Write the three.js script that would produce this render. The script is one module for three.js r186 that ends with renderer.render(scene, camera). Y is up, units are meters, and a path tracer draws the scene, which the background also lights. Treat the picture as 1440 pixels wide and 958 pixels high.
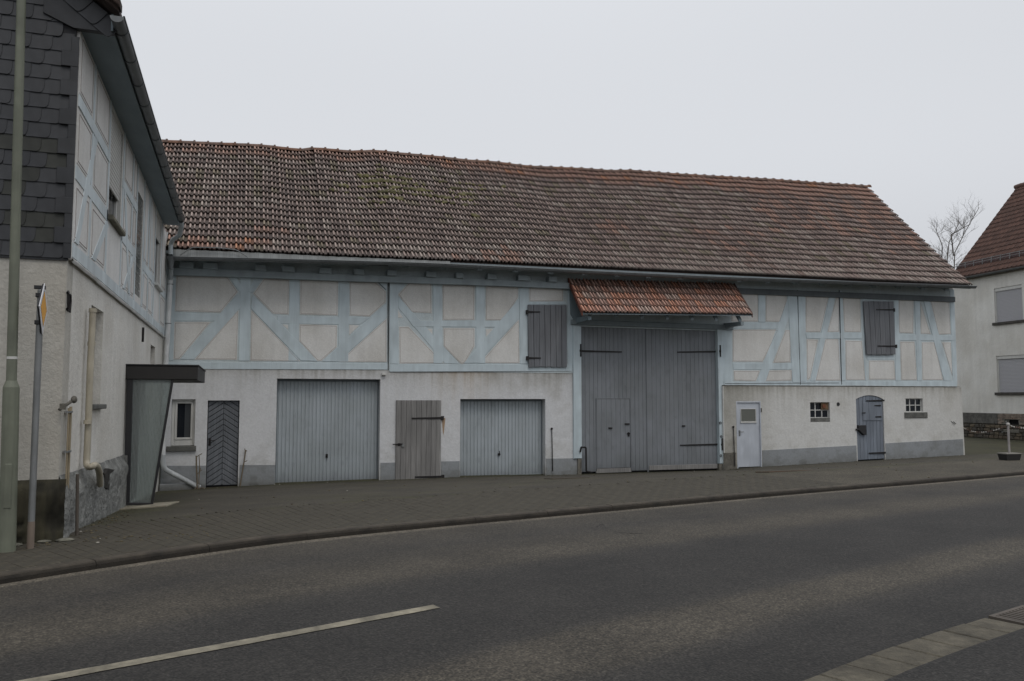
import * as THREE from 'three';
import { mergeGeometries } from 'three/addons/utils/BufferGeometryUtils.js';

// ------------------------------------------------------------ camera
const scene = new THREE.Scene();
const YAW = THREE.MathUtils.degToRad(18.95), PITCH = Math.atan(81 / 1120);
const EYE = new THREE.Vector3(0, 1.5, 20);
const FH = new THREE.Vector3(Math.sin(YAW), 0, -Math.cos(YAW));
const RIGHT = new THREE.Vector3(Math.cos(YAW), 0, Math.sin(YAW));
const FWD = FH.clone().multiplyScalar(Math.cos(PITCH)).add(new THREE.Vector3(0, Math.sin(PITCH), 0));
const UPV = new THREE.Vector3().crossVectors(RIGHT, FWD);
const camera = new THREE.PerspectiveCamera(2 * Math.atan(479 / 1120) * 180 / Math.PI, 1440 / 958, 0.1, 2000);
camera.position.copy(EYE); camera.lookAt(EYE.clone().add(FWD)); scene.add(camera);
// ------------------------------------------------------------ renderer, sky, sun
const renderer = new THREE.WebGLRenderer({ antialias: true });
renderer.toneMapping = THREE.LinearToneMapping; renderer.toneMappingExposure = 1.0;
renderer.shadowMap.enabled = true; renderer.shadowMap.type = THREE.PCFSoftShadowMap;
{
  const w = 512, h = 256, a = new Float32Array(w * h * 4);
  for (let j = 0; j < h; j++) for (let i = 0; i < w; i++) {
    const el = ((j + .5) / h - .5) * Math.PI, az = (i + .5) / w * Math.PI * 2;
    const s = Math.max(0, Math.sin(el));
    const cl = 1 + .025 * Math.sin(az * 2 + 1.3 + el * 2) * Math.cos(el * 5 + az) + .015 * Math.sin(az * 5 + el * 9);
    const L = (0.55 + .165 * THREE.MathUtils.smoothstep(s, 0, .3) + .30 * THREE.MathUtils.smoothstep(s, .35, 1)) * cl, k = (j * w + i) * 4;
    a[k] = L * .96; a[k + 1] = L * .99; a[k + 2] = L * 1.045; a[k + 3] = 1;
  }
  const sky = new THREE.DataTexture(a, w, h, THREE.RGBAFormat, THREE.FloatType);
  sky.mapping = THREE.EquirectangularReflectionMapping; sky.minFilter = sky.magFilter = THREE.LinearFilter; sky.needsUpdate = true;
  scene.background = sky; scene.environment = sky;
}
const sun = new THREE.DirectionalLight(0xfff6ec, 0.7);
sun.position.set(14, 46, 34); sun.target.position.set(8, 0, 4); sun.castShadow = true; sun.shadow.radius = 40;
sun.shadow.mapSize.set(4096, 4096);
Object.assign(sun.shadow.camera, { left: -40, right: 40, top: 40, bottom: -40, near: 1, far: 140 });
scene.add(sun, sun.target);

// ------------------------------------------------------------ helpers
const V = (x, y, z) => new THREE.Vector3(x, y, z);
function rng(s) { return () => { s |= 0; s = s + 0x6D2B79F5 | 0; let t = Math.imul(s ^ s >>> 15, 1 | s); t = t + Math.imul(t ^ t >>> 7, 61 | t) ^ t; return ((t ^ t >>> 14) >>> 0) / 4294967296; }; }
const R = rng(71), rr = (a, b) => a + (b - a) * R();
const lerp = (a, b, t) => a + (b - a) * t, clamp = (x, a, b) => Math.min(b, Math.max(a, x));
const smooth = (a, b, x) => { const t = clamp((x - a) / (b - a), 0, 1); return t * t * (3 - 2 * t); };
// measuring: where the sight line of a spot in the survey photograph meets a real plane of the place
const ray = (x, y) => FWD.clone().multiplyScalar(1120).addScaledVector(RIGHT, x - 720).addScaledVector(UPV, 479 - y);
const hit = (x, y, ax, v) => { const d = ray(x, y); return EYE.clone().addScaledVector(d, (v - EYE[ax]) / d[ax]); };
const F = (x, y, z = 0) => hit(x, y, 'z', z);
const G = (x, y, h) => hit(x, y, 'y', h);
const rectF = (x0, y0, x1, y1, z = 0) => { const a = F(x0, y0, z), b = F(x1, y0, z), c = F(x0, y1, z), d = F(x1, y1, z); return { x0: (a.x + c.x) / 2, x1: (b.x + d.x) / 2, y1: (a.y + b.y) / 2, y0: (c.y + d.y) / 2 }; };
const crop = (ox, oy, s) => (pts) => pts.map(([x, y]) => [ox + x / s, oy + y / s]);
function curve(pts) { return (x) => { if (x <= pts[0][0]) return pts[0][1]; for (let i = 1; i < pts.length; i++) if (x <= pts[i][0]) return lerp(pts[i - 1][1], pts[i][1], (x - pts[i - 1][0]) / (pts[i][0] - pts[i - 1][0])); return pts[pts.length - 1][1]; }; }

// noise
const NT = (() => { const r = rng(5), a = new Float32Array(65536); for (let i = 0; i < 65536; i++) a[i] = r(); return a; })();
const hsh = (x, y, s) => NT[((x * 374761 + y * 668265 + s * 9176) ^ ((x * 13 + y * 7) << 5)) & 65535];
function vn(x, y, px, py, s = 0) {
  const xi = Math.floor(x), yi = Math.floor(y), fx = x - xi, fy = y - yi, u = fx * fx * (3 - 2 * fx), v = fy * fy * (3 - 2 * fy);
  const m = (a, p) => ((a % p) + p) % p, x0 = m(xi, px), x1 = m(xi + 1, px), y0 = m(yi, py), y1 = m(yi + 1, py);
  return lerp(lerp(hsh(x0, y0, s), hsh(x1, y0, s), u), lerp(hsh(x0, y1, s), hsh(x1, y1, s), u), v);
}
function fbm(x, y, px, py, o = 4, s = 0) { let a = .5, t = 0, n = 0; for (let i = 0; i < o; i++) { t += a * vn(x, y, px, py, s + i * 17); n += a; a *= .5; x *= 2; y *= 2; px *= 2; py *= 2; } return t / n; }
const vnw = (x, y, s = 0) => fbm(x + 500, y + 500, 4096, 4096, 3, s);
// fn(u, v) -> number or [r, g, b], 0..1 display values
function tex(w, h, mx, my, srgb, fn) {
  const d = new Uint8Array(w * h * 4);
  for (let j = 0; j < h; j++) for (let i = 0; i < w; i++) {
    const c = fn(i / w, j / h), k = (j * w + i) * 4, q = typeof c === 'number';
    for (let e = 0; e < 3; e++) d[k + e] = clamp(q ? c : c[e], 0, 1) * 255;
    d[k + 3] = 255;
  }
  const t = new THREE.DataTexture(d, w, h, THREE.RGBAFormat);
  t.wrapS = t.wrapT = THREE.RepeatWrapping; t.magFilter = THREE.LinearFilter; t.minFilter = THREE.LinearMipmapLinearFilter; t.generateMipmaps = true;
  if (srgb) t.colorSpace = THREE.SRGBColorSpace;
  t.repeat.set(1 / mx, 1 / my); t.needsUpdate = true; return t;
}
const T = {};
T.plaster = tex(1024, 1024, 5, 5, true, (u, v) => { const a = fbm(u * 6, v * 6, 6, 6, 5), st = fbm(u * 40, v * 3, 40, 3, 3, 9), f = vn(u * 300, v * 300, 300, 300, 3); const m = .80 + .14 * a + .06 * st + .05 * (f - .5); return [m, m * (.985 + .015 * a), m * (.96 + .04 * a)]; });
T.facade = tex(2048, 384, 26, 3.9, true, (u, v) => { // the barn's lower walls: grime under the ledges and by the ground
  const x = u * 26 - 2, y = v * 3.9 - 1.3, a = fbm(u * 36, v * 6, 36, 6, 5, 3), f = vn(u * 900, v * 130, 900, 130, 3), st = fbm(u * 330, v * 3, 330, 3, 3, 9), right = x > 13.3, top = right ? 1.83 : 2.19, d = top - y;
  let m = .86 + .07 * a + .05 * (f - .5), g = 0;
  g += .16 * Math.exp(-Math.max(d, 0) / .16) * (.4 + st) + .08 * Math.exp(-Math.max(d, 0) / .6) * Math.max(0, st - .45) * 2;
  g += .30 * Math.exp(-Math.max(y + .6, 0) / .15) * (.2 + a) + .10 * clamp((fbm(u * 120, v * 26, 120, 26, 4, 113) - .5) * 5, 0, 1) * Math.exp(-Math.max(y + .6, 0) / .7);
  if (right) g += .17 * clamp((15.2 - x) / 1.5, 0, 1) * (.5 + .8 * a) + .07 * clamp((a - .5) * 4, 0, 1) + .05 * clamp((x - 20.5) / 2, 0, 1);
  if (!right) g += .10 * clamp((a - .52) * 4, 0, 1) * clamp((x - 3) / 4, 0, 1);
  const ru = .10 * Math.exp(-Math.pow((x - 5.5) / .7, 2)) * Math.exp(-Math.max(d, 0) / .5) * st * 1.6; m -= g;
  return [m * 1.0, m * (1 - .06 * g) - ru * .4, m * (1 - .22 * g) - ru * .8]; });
T.doors = tex(2048, 512, 26, 5.2, true, (u, v) => { // paint of the big doors: rubbed, splashed from below, streaked
  const x = u * 26 - 2, y = v * 5.2 - 1.3, a = fbm(u * 60, v * 10, 60, 10, 5, 103), st = fbm(u * 420, v * 4, 420, 4, 3, 105), lo = Math.max(y + .6, 0);
  let m = .80 + .14 * a + .06 * (st - .5) - .24 * Math.exp(-lo / .14) * (.35 + a) - .07 * Math.exp(-lo / .5) * st - .05 * clamp((fbm(u * 220, v * 22, 220, 22, 4, 108) - .6) * 5, 0, 1);
  return [m, m * .99, m * (.97 + .02 * a)]; });
T.doors.offset.set(2 / 26, 1.3 / 5.2);
T.facade.offset.set(2 / 26, 1.3 / 3.9);
T.plasterB = tex(1024, 1024, 2.5, 2.5, false, (u, v) => .45 * fbm(u * 90, v * 90, 90, 90, 3, 2) + .4 * vn(u * 30, v * 24, 30, 24, 4) + .15 * vn(u * 260, v * 260, 260, 260, 8));
T.roughcastB = tex(512, 512, 1.2, 1.2, false, (u, v) => Math.pow(fbm(u * 26, v * 26, 26, 26, 4, 21), 1.3));
T.asphalt = tex(1024, 1024, 2.6, 2.6, true, (u, v) => { const a = fbm(u * 5, v * 5, 5, 5, 4, 31), g = vn(u * 330, v * 330, 330, 330, 33), g2 = vn(u * 200, v * 200, 200, 200, 37); let m = .58 + .22 * a + .42 * (g - .5) + .32 * (g2 - .5); if (g2 > .93) m += .25; return [m, m * .985, m * .96]; });
T.asphaltB = tex(1024, 1024, 2.6, 2.6, false, (u, v) => .5 * vn(u * 330, v * 330, 330, 330, 33) + .35 * vn(u * 200, v * 200, 200, 200, 37) + .15 * fbm(u * 8, v * 8, 8, 8, 3, 5));
T.wood = tex(512, 512, .9, 2.4, true, (u, v) => { const a = fbm(u * 60, v * 5, 60, 5, 3, 41), b = fbm(u * 8, v * 3, 8, 3, 3, 44); return .66 + .22 * a + .2 * (b - .3); });
T.woodB = tex(512, 512, .9, 2.4, false, (u, v) => fbm(u * 80, v * 6, 80, 6, 3, 41));
T.paint = tex(512, 512, 3, 3, true, (u, v) => { const a = fbm(u * 7, v * 7, 7, 7, 5, 51), b = fbm(u * 30, v * 6, 30, 6, 3, 54); return .78 + .14 * a + .1 * b; });
T.metal = tex(512, 512, 1.5, 1.5, true, (u, v) => { const a = fbm(u * 8, v * 8, 8, 8, 4, 61), b = fbm(u * 40, v * 4, 40, 4, 3, 64); return .68 + .22 * a + .12 * b; });
T.stone = tex(512, 512, 1, 1, true, (u, v) => { const a = fbm(u * 6, v * 6, 6, 6, 5, 71), b = fbm(u * 30, v * 30, 30, 30, 3, 74); const m = .5 + .36 * a + .2 * (b - .4); return [m, m * .985, m * .95]; });
T.stoneB = tex(512, 512, 1, 1, false, (u, v) => fbm(u * 14, v * 14, 14, 14, 5, 77));
T.gravel = tex(512, 512, .8, .8, false, (u, v) => vn(u * 120, v * 120, 120, 120, 81) * .6 + .4 * vn(u * 60, v * 60, 60, 60, 83));
T.slate = tex(512, 512, .7, .7, true, (u, v) => { const a = fbm(u * 5, v * 5, 5, 5, 5, 91), b = fbm(u * 14, v * 3, 14, 3, 3, 94); return .6 + .3 * a + .15 * (b - .4); });
T.glassB = tex(512, 512, .3, .3, false, (u, v) => .5 + .3 * Math.sin(u * Math.PI * 30 + 3 * fbm(u * 12, v * 5, 12, 5, 3, 97)) + .35 * (fbm(u * 24, v * 14, 24, 14, 3, 99) - .5));
function mat(r, g, b, o = {}) {
  const m = new THREE.MeshStandardMaterial({ color: new THREE.Color().setRGB(r, g, b), roughness: o.rough ?? .9, metalness: o.metal ?? 0 });
  if (o.map) m.map = o.map; if (o.bump) { m.bumpMap = o.bump; m.bumpScale = o.bs ?? .004; }
  if (o.vc) m.vertexColors = true; if (o.side) m.side = THREE.DoubleSide;
  return m;
}
const m = {
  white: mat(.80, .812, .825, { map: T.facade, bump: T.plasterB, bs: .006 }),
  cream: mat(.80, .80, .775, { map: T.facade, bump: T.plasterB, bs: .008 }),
  houseWall: mat(.80, .79, .75, { map: T.plaster, bump: T.plasterB, bs: .01 }), gable: mat(.56, .545, .50, { map: T.plaster, bump: T.plasterB, bs: .009 }), whitewash: mat(.80, .805, .80, { map: T.plaster, bump: T.plasterB, bs: .006 }), bluePale: mat(.68, .755, .782, { map: T.paint, bump: T.woodB, bs: .002, rough: .75 }),
  panel: mat(.775, .782, .772, { map: T.plaster, bump: T.plasterB, bs: .006 }),
  blue: mat(.635, .735, .778, { map: T.paint, bump: T.woodB, bs: .002, rough: .75 }),
  blueWall: mat(.635, .728, .77, { map: T.plaster, bump: T.plasterB, bs: .006, rough: .85 }),
  blueDark: mat(.36, .42, .445, { map: T.paint, rough: .7 }),
  fascia: mat(.27, .32, .34, { map: T.paint, rough: .7 }),
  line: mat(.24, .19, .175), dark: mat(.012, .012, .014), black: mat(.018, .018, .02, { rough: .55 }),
  plinth: mat(.36, .382, .40, { map: T.facade, bump: T.plasterB, bs: .006 }),
  iron: mat(.022, .02, .02, { rough: .6, metal: .4 }), rust: mat(.16, .06, .03),
  gate: [0, 1, 2, 3].map(i => mat(.258 + i * .004, .284 + i * .004, .312 + i * .004, { map: T.doors, bump: T.woodB, bs: .002, rough: .7 })),
  grey: [0, 1, 2, 3].map(i => mat(.33 + i * .018, .322 + i * .018, .312 + i * .017, { map: T.wood, bump: T.woodB, bs: .003 })),
  chev: [0, 1, 2].map(i => mat(.20 + i * .009, .218 + i * .009, .242 + i * .009, { map: T.wood, bump: T.woodB, bs: .002, rough: .6 })),
  shutter: [0, 1, 2].map(i => mat(.235 + i * .01, .248 + i * .01, .27 + i * .01, { map: T.wood, bump: T.woodB, bs: .003, rough: .8 })),
  arch: [0, 1, 2].map(i => mat(.27 + i * .012, .31 + i * .012, .37 + i * .012, { map: T.wood, bump: T.woodB, bs: .002, rough: .7 })),
  garage: mat(.49, .555, .60, { map: T.doors, rough: .5, bump: T.plasterB, bs: .001 }),
  door: mat(.58, .62, .68, { map: T.paint, rough: .45 }),
  frame: mat(.68, .68, .65, { map: T.paint, rough: .5 }),
  sill: mat(.25, .26, .26, { map: T.stone, bump: T.stoneB }),
  zinc: mat(.21, .225, .23, { map: T.metal, rough: .5, metal: .25, side: true }),
  zincLight: mat(.58, .64, .665, { map: T.metal, rough: .55, side: true }),
  flash: mat(.27, .29, .29, { map: T.wood, rough: .6, side: true }),
  pane: new THREE.MeshPhysicalMaterial({ color: 0x20242a, roughness: .06, metalness: 0, specularIntensity: 1 }),
  soffit: mat(.23, .29, .32, { map: T.paint, rough: .6 }),
  slate: [0, 1, 2, 3].map(i => mat(.040 + i * .005, .043 + i * .005, .050 + i * .005, { map: T.slate, bump: T.slate, bs: .003, rough: .5 })),
  slateMoss: mat(.055, .058, .05, { map: T.slate, bump: T.slate, bs: .004, rough: .7 }),
  rough: mat(.42, .44, .45, { map: T.stone, bump: T.roughcastB, bs: .025 }),
  stones: [mat(.078, .07, .052, { map: T.stone, bump: T.stoneB, bs: .02 }), mat(.088, .078, .058, { map: T.stone, bump: T.stoneB, bs: .02 }), mat(.074, .074, .042, { map: T.stone, bump: T.stoneB, bs: .02 }), mat(.08, .07, .054, { map: T.stone, bump: T.stoneB, bs: .02 })],
  mortar: mat(.066, .06, .042, { map: T.stone, bump: T.stoneB, bs: .02 }),
  pipe: mat(.56, .51, .4, { map: T.metal, rough: .5 }), pipeBrown: mat(.4, .33, .22, { map: T.metal, rough: .6 }), pipeDark: mat(.12, .1, .08, { map: T.metal, rough: .7 }),
  concrete: mat(.30, .29, .265, { map: T.stone, bump: T.gravel, bs: .004 }),
  step: mat(.62, .58, .48, { map: T.stone, bump: T.stoneB, bs: .002, rough: .6 }),
  pole: mat(.205, .22, .165, { map: T.metal, rough: .6 }), galv: mat(.3, .31, .31, { map: T.metal, rough: .5, metal: .4 }),
  twig: mat(.12, .105, .09), stalk: mat(.16, .13, .09),
};
function boxUV(g) {
  if (!g.attributes.normal) g.computeVertexNormals();
  const p = g.attributes.position, n = g.attributes.normal, uv = new Float32Array(p.count * 2);
  for (let i = 0; i < p.count; i++) {
    const ax = Math.abs(n.getX(i)), ay = Math.abs(n.getY(i)), az = Math.abs(n.getZ(i));
    if (az >= ax && az >= ay) { uv[2 * i] = p.getX(i); uv[2 * i + 1] = p.getY(i); } else if (ax >= ay) { uv[2 * i] = p.getZ(i); uv[2 * i + 1] = p.getY(i); } else { uv[2 * i] = p.getX(i); uv[2 * i + 1] = p.getZ(i); }
  }
  g.setAttribute('uv', new THREE.BufferAttribute(uv, 2)); return g;
}
const used = {};
const numbered = (n) => { used[n] = (used[n] ?? -1) + 1; return used[n] ? `${n}_${String(used[n]).padStart(3, '0')}` : n; };
const origin = new Map();
function thing(name, label, category, pos, group) {
  const o = new THREE.Group(); o.name = numbered(name); o.position.copy(pos); o.userData = { label, category }; if (group) o.userData.group = group;
  origin.set(o, pos.clone()); scene.add(o); return o;
}
const offsetOf = (o) => { while (o && o !== scene) { if (origin.has(o)) return origin.get(o); o = o.parent; } return V(0, 0, 0); };
// geometry given where it stands in the world (or in the frame of a turned thing); uv in metres
function add(name, geo, material, parent, keepUV) {
  const gs = (Array.isArray(geo) ? geo : [geo]).map(g => g.index ? g.toNonIndexed() : g);
  gs.forEach(g => { for (const k of Object.keys(g.attributes)) if (!['position', 'normal', 'uv', 'color'].includes(k)) g.deleteAttribute(k); if (!keepUV) boxUV(g); });
  const g = gs.length > 1 ? mergeGeometries(gs) : gs[0], o = offsetOf(parent); g.translate(-o.x, -o.y, -o.z);
  const e = new THREE.Mesh(g, material); e.name = name; e.castShadow = e.receiveShadow = true; parent.add(e); return e;
}
function structure(name, geo, material, keepUV) { const e = add(numbered(name), geo, material, scene, keepUV); e.userData.kind = 'structure'; return e; }
function bx(x0, x1, y0, y1, z0, z1, b = 0) {
  if (b <= 0) return new THREE.BoxGeometry(x1 - x0, y1 - y0, z1 - z0).translate((x0 + x1) / 2, (y0 + y1) / 2, (z0 + z1) / 2);
  return slab([[x0, y0], [x1, y0], [x1, y1], [x0, y1]], z0, z1, b);
}
const area = (p) => p.reduce((s, a, i) => { const b = p[(i + 1) % p.length]; return s + a[0] * b[1] - b[0] * a[1]; }, 0) / 2;
const ccw = (p) => area(p) < 0 ? p.slice().reverse() : p;
function inset(p, d) { // p anticlockwise
  const n = p.length, out = [];
  for (let i = 0; i < n; i++) {
    const a = p[(i + n - 1) % n], b = p[i], c = p[(i + 1) % n];
    const e1 = [b[0] - a[0], b[1] - a[1]], e2 = [c[0] - b[0], c[1] - b[1]], l1 = Math.hypot(...e1), l2 = Math.hypot(...e2);
    const n1 = [-e1[1] / l1, e1[0] / l1], n2 = [-e2[1] / l2, e2[0] / l2], k = 1 + n1[0] * n2[0] + n1[1] * n2[1], q = d / Math.max(k, .35);
    out.push([b[0] + (n1[0] + n2[0]) * q, b[1] + (n1[1] + n2[1]) * q]);
  }
  return out;
}
const shape = (p, holes = []) => { const s = new THREE.Shape(ccw(p).map(q => new THREE.Vector2(...q))); for (const h of holes) s.holes.push(new THREE.Path(ccw(h).reverse().map(q => new THREE.Vector2(...q)))); return s; };
// outline in x, y pushed from z0 to z1; the front edge bevelled by b
function slab(p, z0, z1, b = 0, holes) {
  p = ccw(p);
  if (b > 0 && !holes) {
    const q = inset(p, b), n = p.length, pos = [], tri = (a, c, d) => pos.push(...a, ...c, ...d);
    const f = THREE.ShapeUtils.triangulateShape(q.map(v => new THREE.Vector2(...v)), []);
    for (const [i, j, k] of f) tri([...q[i], z1], [...q[j], z1], [...q[k], z1]);
    for (let i = 0; i < n; i++) { const j = (i + 1) % n; const A = [...p[i], z1 - b], B = [...p[j], z1 - b], C = [...q[j], z1], D = [...q[i], z1], E = [...p[i], z0], H = [...p[j], z0]; tri(A, B, C); tri(A, C, D); tri(E, H, B); tri(E, B, A); }
    const g = new THREE.BufferGeometry(); g.setAttribute('position', new THREE.Float32BufferAttribute(pos, 3)); g.computeVertexNormals(); return g;
  }
  return new THREE.ExtrudeGeometry(shape(p, holes), { depth: z1 - z0, bevelEnabled: false, curveSegments: 8 }).translate(0, 0, z0);
}
const rect = (x0, x1, y0, y1) => [[x0, y0], [x1, y0], [x1, y1], [x0, y1]];
// outline in z, y (on a wall facing +x) pushed from x0 to x1
const slabX = (p, x0, x1, b, holes) => slab(p.map(([z, y]) => [-z, y]), x0, x1, b, holes?.map(h => h.map(([z, y]) => [-z, y]))).rotateY(Math.PI / 2);
const tube = (pts, r, seg = 8, rad = 8, closed = false) => new THREE.TubeGeometry(new THREE.CatmullRomCurve3(pts, closed, 'catmullrom', .2), pts.length * seg, r, rad, closed);
function rod(a, b, r, r2 = r, n = 10) { const d = b.clone().sub(a), g = new THREE.CylinderGeometry(r2, r, d.length(), n); g.translate(0, d.length() / 2, 0); g.applyQuaternion(new THREE.Quaternion().setFromUnitVectors(V(0, 1, 0), d.normalize())); return g.translate(a.x, a.y, a.z); }
const pxy = (px, z) => px.map(([x, y]) => { const p = F(x, y, z); return [p.x, p.y]; });
function grid(nu, nv, fn, col) { // fn(u, v) -> Vector3 ; counter-clockwise seen from u x v
  const p = [], c = [], uv = [], idx = [];
  for (let j = 0; j <= nv; j++) for (let i = 0; i <= nu; i++) { const q = fn(i / nu, j / nv); p.push(q.x, q.y, q.z); uv.push(q.x, q.z); if (col) c.push(...col(i / nu, j / nv, q)); }
  for (let j = 0; j < nv; j++) for (let i = 0; i < nu; i++) { const a = j * (nu + 1) + i; idx.push(a, a + 1, a + nu + 2, a, a + nu + 2, a + nu + 1); }
  const g = new THREE.BufferGeometry(); g.setAttribute('position', new THREE.Float32BufferAttribute(p, 3)); g.setAttribute('uv', new THREE.Float32BufferAttribute(uv, 2));
  if (col) g.setAttribute('color', new THREE.Float32BufferAttribute(c, 3)); g.setIndex(idx); g.computeVertexNormals(); return g;
}

// ------------------------------------------------------------ ground: road, kerb, pavement, yard
const KERB = [[-60, 62], [-30, 36], [-15, 23], [-8, 17.0], [-4, 14.15], [-1.72, 12.71], [-.76, 12.15], [.48, 11.57], [2.03, 11.15], [3.91, 10.75], [7.72, 9.94], [11, 9.36], [14.1, 8.76], [20, 7.5], [30, 5.4], [60, -1]];
const NEAR = [[-60, 70], [-30, 43], [-15, 29.5], [-8, 23], [-4, 19.9], [0, 17.5], [2.97, 16.385], [3.88, 16.08], [5.35, 15.68], [10, 14.4], [20, 12.2], [30, 10], [60, 4]];
const kCurve = new THREE.CatmullRomCurve3(KERB.map(([x, z]) => V(x, 0, z)), false, 'catmullrom', .5), nCurve = new THREE.CatmullRomCurve3(NEAR.map(([x, z]) => V(x, 0, z)), false, 'catmullrom', .5);
const sampleX = (c) => { const p = c.getPoints(1600).map(q => [q.x, q.z]); return curve(p); };
const kz = sampleX(kCurve), nz = sampleX(nCurve);
const baseY = curve([[-1.6, -.61], [.9, -.55], [5.45, -.525], [8.97, -.565], [13.2, -.585], [13.9, -.53], [22.5, -.353], [40, -.3]]);
const ROADY = (v) => .05 - .05 * v + .04 * Math.sin(Math.PI * v);
function groundY(x, z) {
  const k = kz(x), e = k - 2.3;
  if (z >= e) return lerp(.107, .1, clamp((k - z) / 2.3, 0, 1));
  if (z >= 0) return lerp(baseY(x), .1, z / e);
  return lerp(baseY(x), -.3, Math.min(1, -z / 5));
}
{
  const xs = (u) => { const a = u * 2 - 1; return 6 + 54 * Math.sign(a) * Math.pow(Math.abs(a), 1.8); };
  const roadMat = mat(.075, .0695, .062, { map: T.asphalt, bump: T.asphaltB, bs: .005, vc: true, rough: .85 });
  const band = curve([[0, 3.1], [.022, 3.1], [.03, 1.4], [.08, 1.25], [.16, 1.08], [.21, .95], [.27, 1.15], [.34, 1.5], [.39, 1.45], [.445, .85], [.49, .66], [.7, .6], [.735, .78], [.765, 1.5], [.83, 1.65], [.865, .95], [.9, .62], [.97, .6], [1, .5]]);
  structure('road', grid(260, 150, (u, v) => { const x = xs(u); return V(x, ROADY(v), lerp(kz(x), nz(x), v)); }, (u, v, q) => {
    const n = vnw(q.x * .22, v * 9, 3), n2 = vnw(q.x * .5, v * 22, 8), b = band(v + (v > .04 ? .05 * (n - .5) : 0)) * (.88 + .14 * n + .1 * n2), w = smooth(.6, 1.4, b); return [b * lerp(.985, 1.04, w), b, b * lerp(1.04, .9, w)];
  }).scale(1, 1, 1), roadMat, true).geometry.computeVertexNormals();
  const yard = mat(.123, .11, .083, { map: T.asphalt, bump: T.asphaltB, bs: .005, vc: true });
  structure('yard', grid(300, 150, (u, v) => { const x = lerp(-14, 48, u), t = v; const z = lerp(-34, kz(x) - .12, t < .3 ? t / .3 * .72 : .72 + (t - .3) / .7 * .28); return V(x, groundY(x, z) - .003, z); }, (u, v, q) => {
    const n = vnw(q.x * .8, q.z * .8, 11), n2 = vnw(q.x * 3, q.z * 3, 13); const walk = smooth(2.6, 2.0, kz(q.x) - q.z);
    let moss = smooth(1.5, 0, q.z) * smooth(.3, .62, n + .25) + smooth(1.2, 0, Math.abs(q.x + 1.65)) * (q.z < 11 ? .8 : 0) + .8 * smooth(.35, 0, Math.abs(kz(q.x) - q.z - 2.35 - .3 * (n - .5))) * smooth(.35, .6, n2);
    moss = clamp(moss + .35 * smooth(.5, .75, n) * (1 - walk), 0, 1); const b = lerp(.86, 1.06, walk) * (.72 + .35 * n + .25 * n2);
    return [b * lerp(1, .72, moss), b * lerp(1, .78, moss), b * lerp(1, .42, moss)];
  }), yard, true);
  structure('near_pavement', grid(120, 40, (u, v) => { const x = xs(u), z = nz(x) + .33; return V(x, .026 + .02 * v, lerp(z - .05 + .03 * vnw(x * 3, 1, 5), z + 40, v * v)); }, (u, v, q) => { const b = .8 + .4 * vnw(q.x, q.z, 17); return [b, b, b]; }), mat(.045, .043, .041, { map: T.asphalt, bump: T.asphaltB, bs: .005, vc: true }), true);
  structure('ground', new THREE.PlaneGeometry(1600, 1600).rotateX(-Math.PI / 2).translate(0, -1.6, 0), mat(.07, .075, .045, { map: T.stone }));
  // pavement: kerb stones and small paving stones laid across it
  const pav = new THREE.Group(); pav.name = 'pavement'; pav.userData.kind = 'structure'; scene.add(pav);
  const kp = kCurve.getSpacedPoints(4000), len = kCurve.getLength(), at = (s) => { const f = clamp(s / len * 4000, 0, 3999.99), i = Math.floor(f); return kp[i].clone().lerp(kp[i + 1], f - i); };
  const frameAt = (s) => { const a = at(s - .1), b = at(s + .1), t = b.sub(a).normalize(); return { p: at(s), t, n: V(t.z, 0, -t.x) }; };
  let s0 = 0; while (at(s0).x < -7) s0 += .1;
  const kerbM = [0, 1, 2, 3].map(i => mat(.104 + .005 * i, .089 + .005 * i, .073 + .004 * i, { vc: true, map: T.stone, bump: T.gravel, bs: .004 }));
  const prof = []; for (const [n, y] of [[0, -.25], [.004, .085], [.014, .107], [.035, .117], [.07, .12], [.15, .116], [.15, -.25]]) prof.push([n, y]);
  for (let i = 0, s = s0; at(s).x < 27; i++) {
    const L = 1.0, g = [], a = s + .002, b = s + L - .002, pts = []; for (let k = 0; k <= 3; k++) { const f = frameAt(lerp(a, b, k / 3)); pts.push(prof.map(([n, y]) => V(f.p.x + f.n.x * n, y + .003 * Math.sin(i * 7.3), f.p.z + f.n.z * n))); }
    const pos = [], col = [], kerbTone = [.35, .42, .62, .95, 1.15, 1.1, 1], quad = (A, B, C, D, e) => { for (const [q, w] of [[A, e], [B, e], [C, e + 1], [A, e], [C, e + 1], [D, e + 1]]) { pos.push(q.x, q.y, q.z); col.push(kerbTone[w] * 1.02, kerbTone[w], kerbTone[w] * .97); } };  // kerb stones darker on the front, paler on top
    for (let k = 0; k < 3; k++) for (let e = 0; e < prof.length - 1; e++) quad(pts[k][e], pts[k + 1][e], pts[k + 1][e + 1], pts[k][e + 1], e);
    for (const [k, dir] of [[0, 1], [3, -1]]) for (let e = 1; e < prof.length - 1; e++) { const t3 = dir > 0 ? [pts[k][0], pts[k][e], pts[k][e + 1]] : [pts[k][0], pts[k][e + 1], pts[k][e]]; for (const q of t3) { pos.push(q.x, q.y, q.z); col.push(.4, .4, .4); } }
    const geo = new THREE.BufferGeometry(); geo.setAttribute('color', new THREE.Float32BufferAttribute(col, 3)); geo.setAttribute('position', new THREE.Float32BufferAttribute(pos, 3)); geo.computeVertexNormals();
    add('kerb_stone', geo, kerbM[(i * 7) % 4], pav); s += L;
  }
  const pv = slab(rect(-.0492, .0492, -.1, .1), -.05, 0, .002).rotateX(-Math.PI / 2).rotateY(Math.PI / 2); // long side along x
  boxUV(pv);
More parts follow.
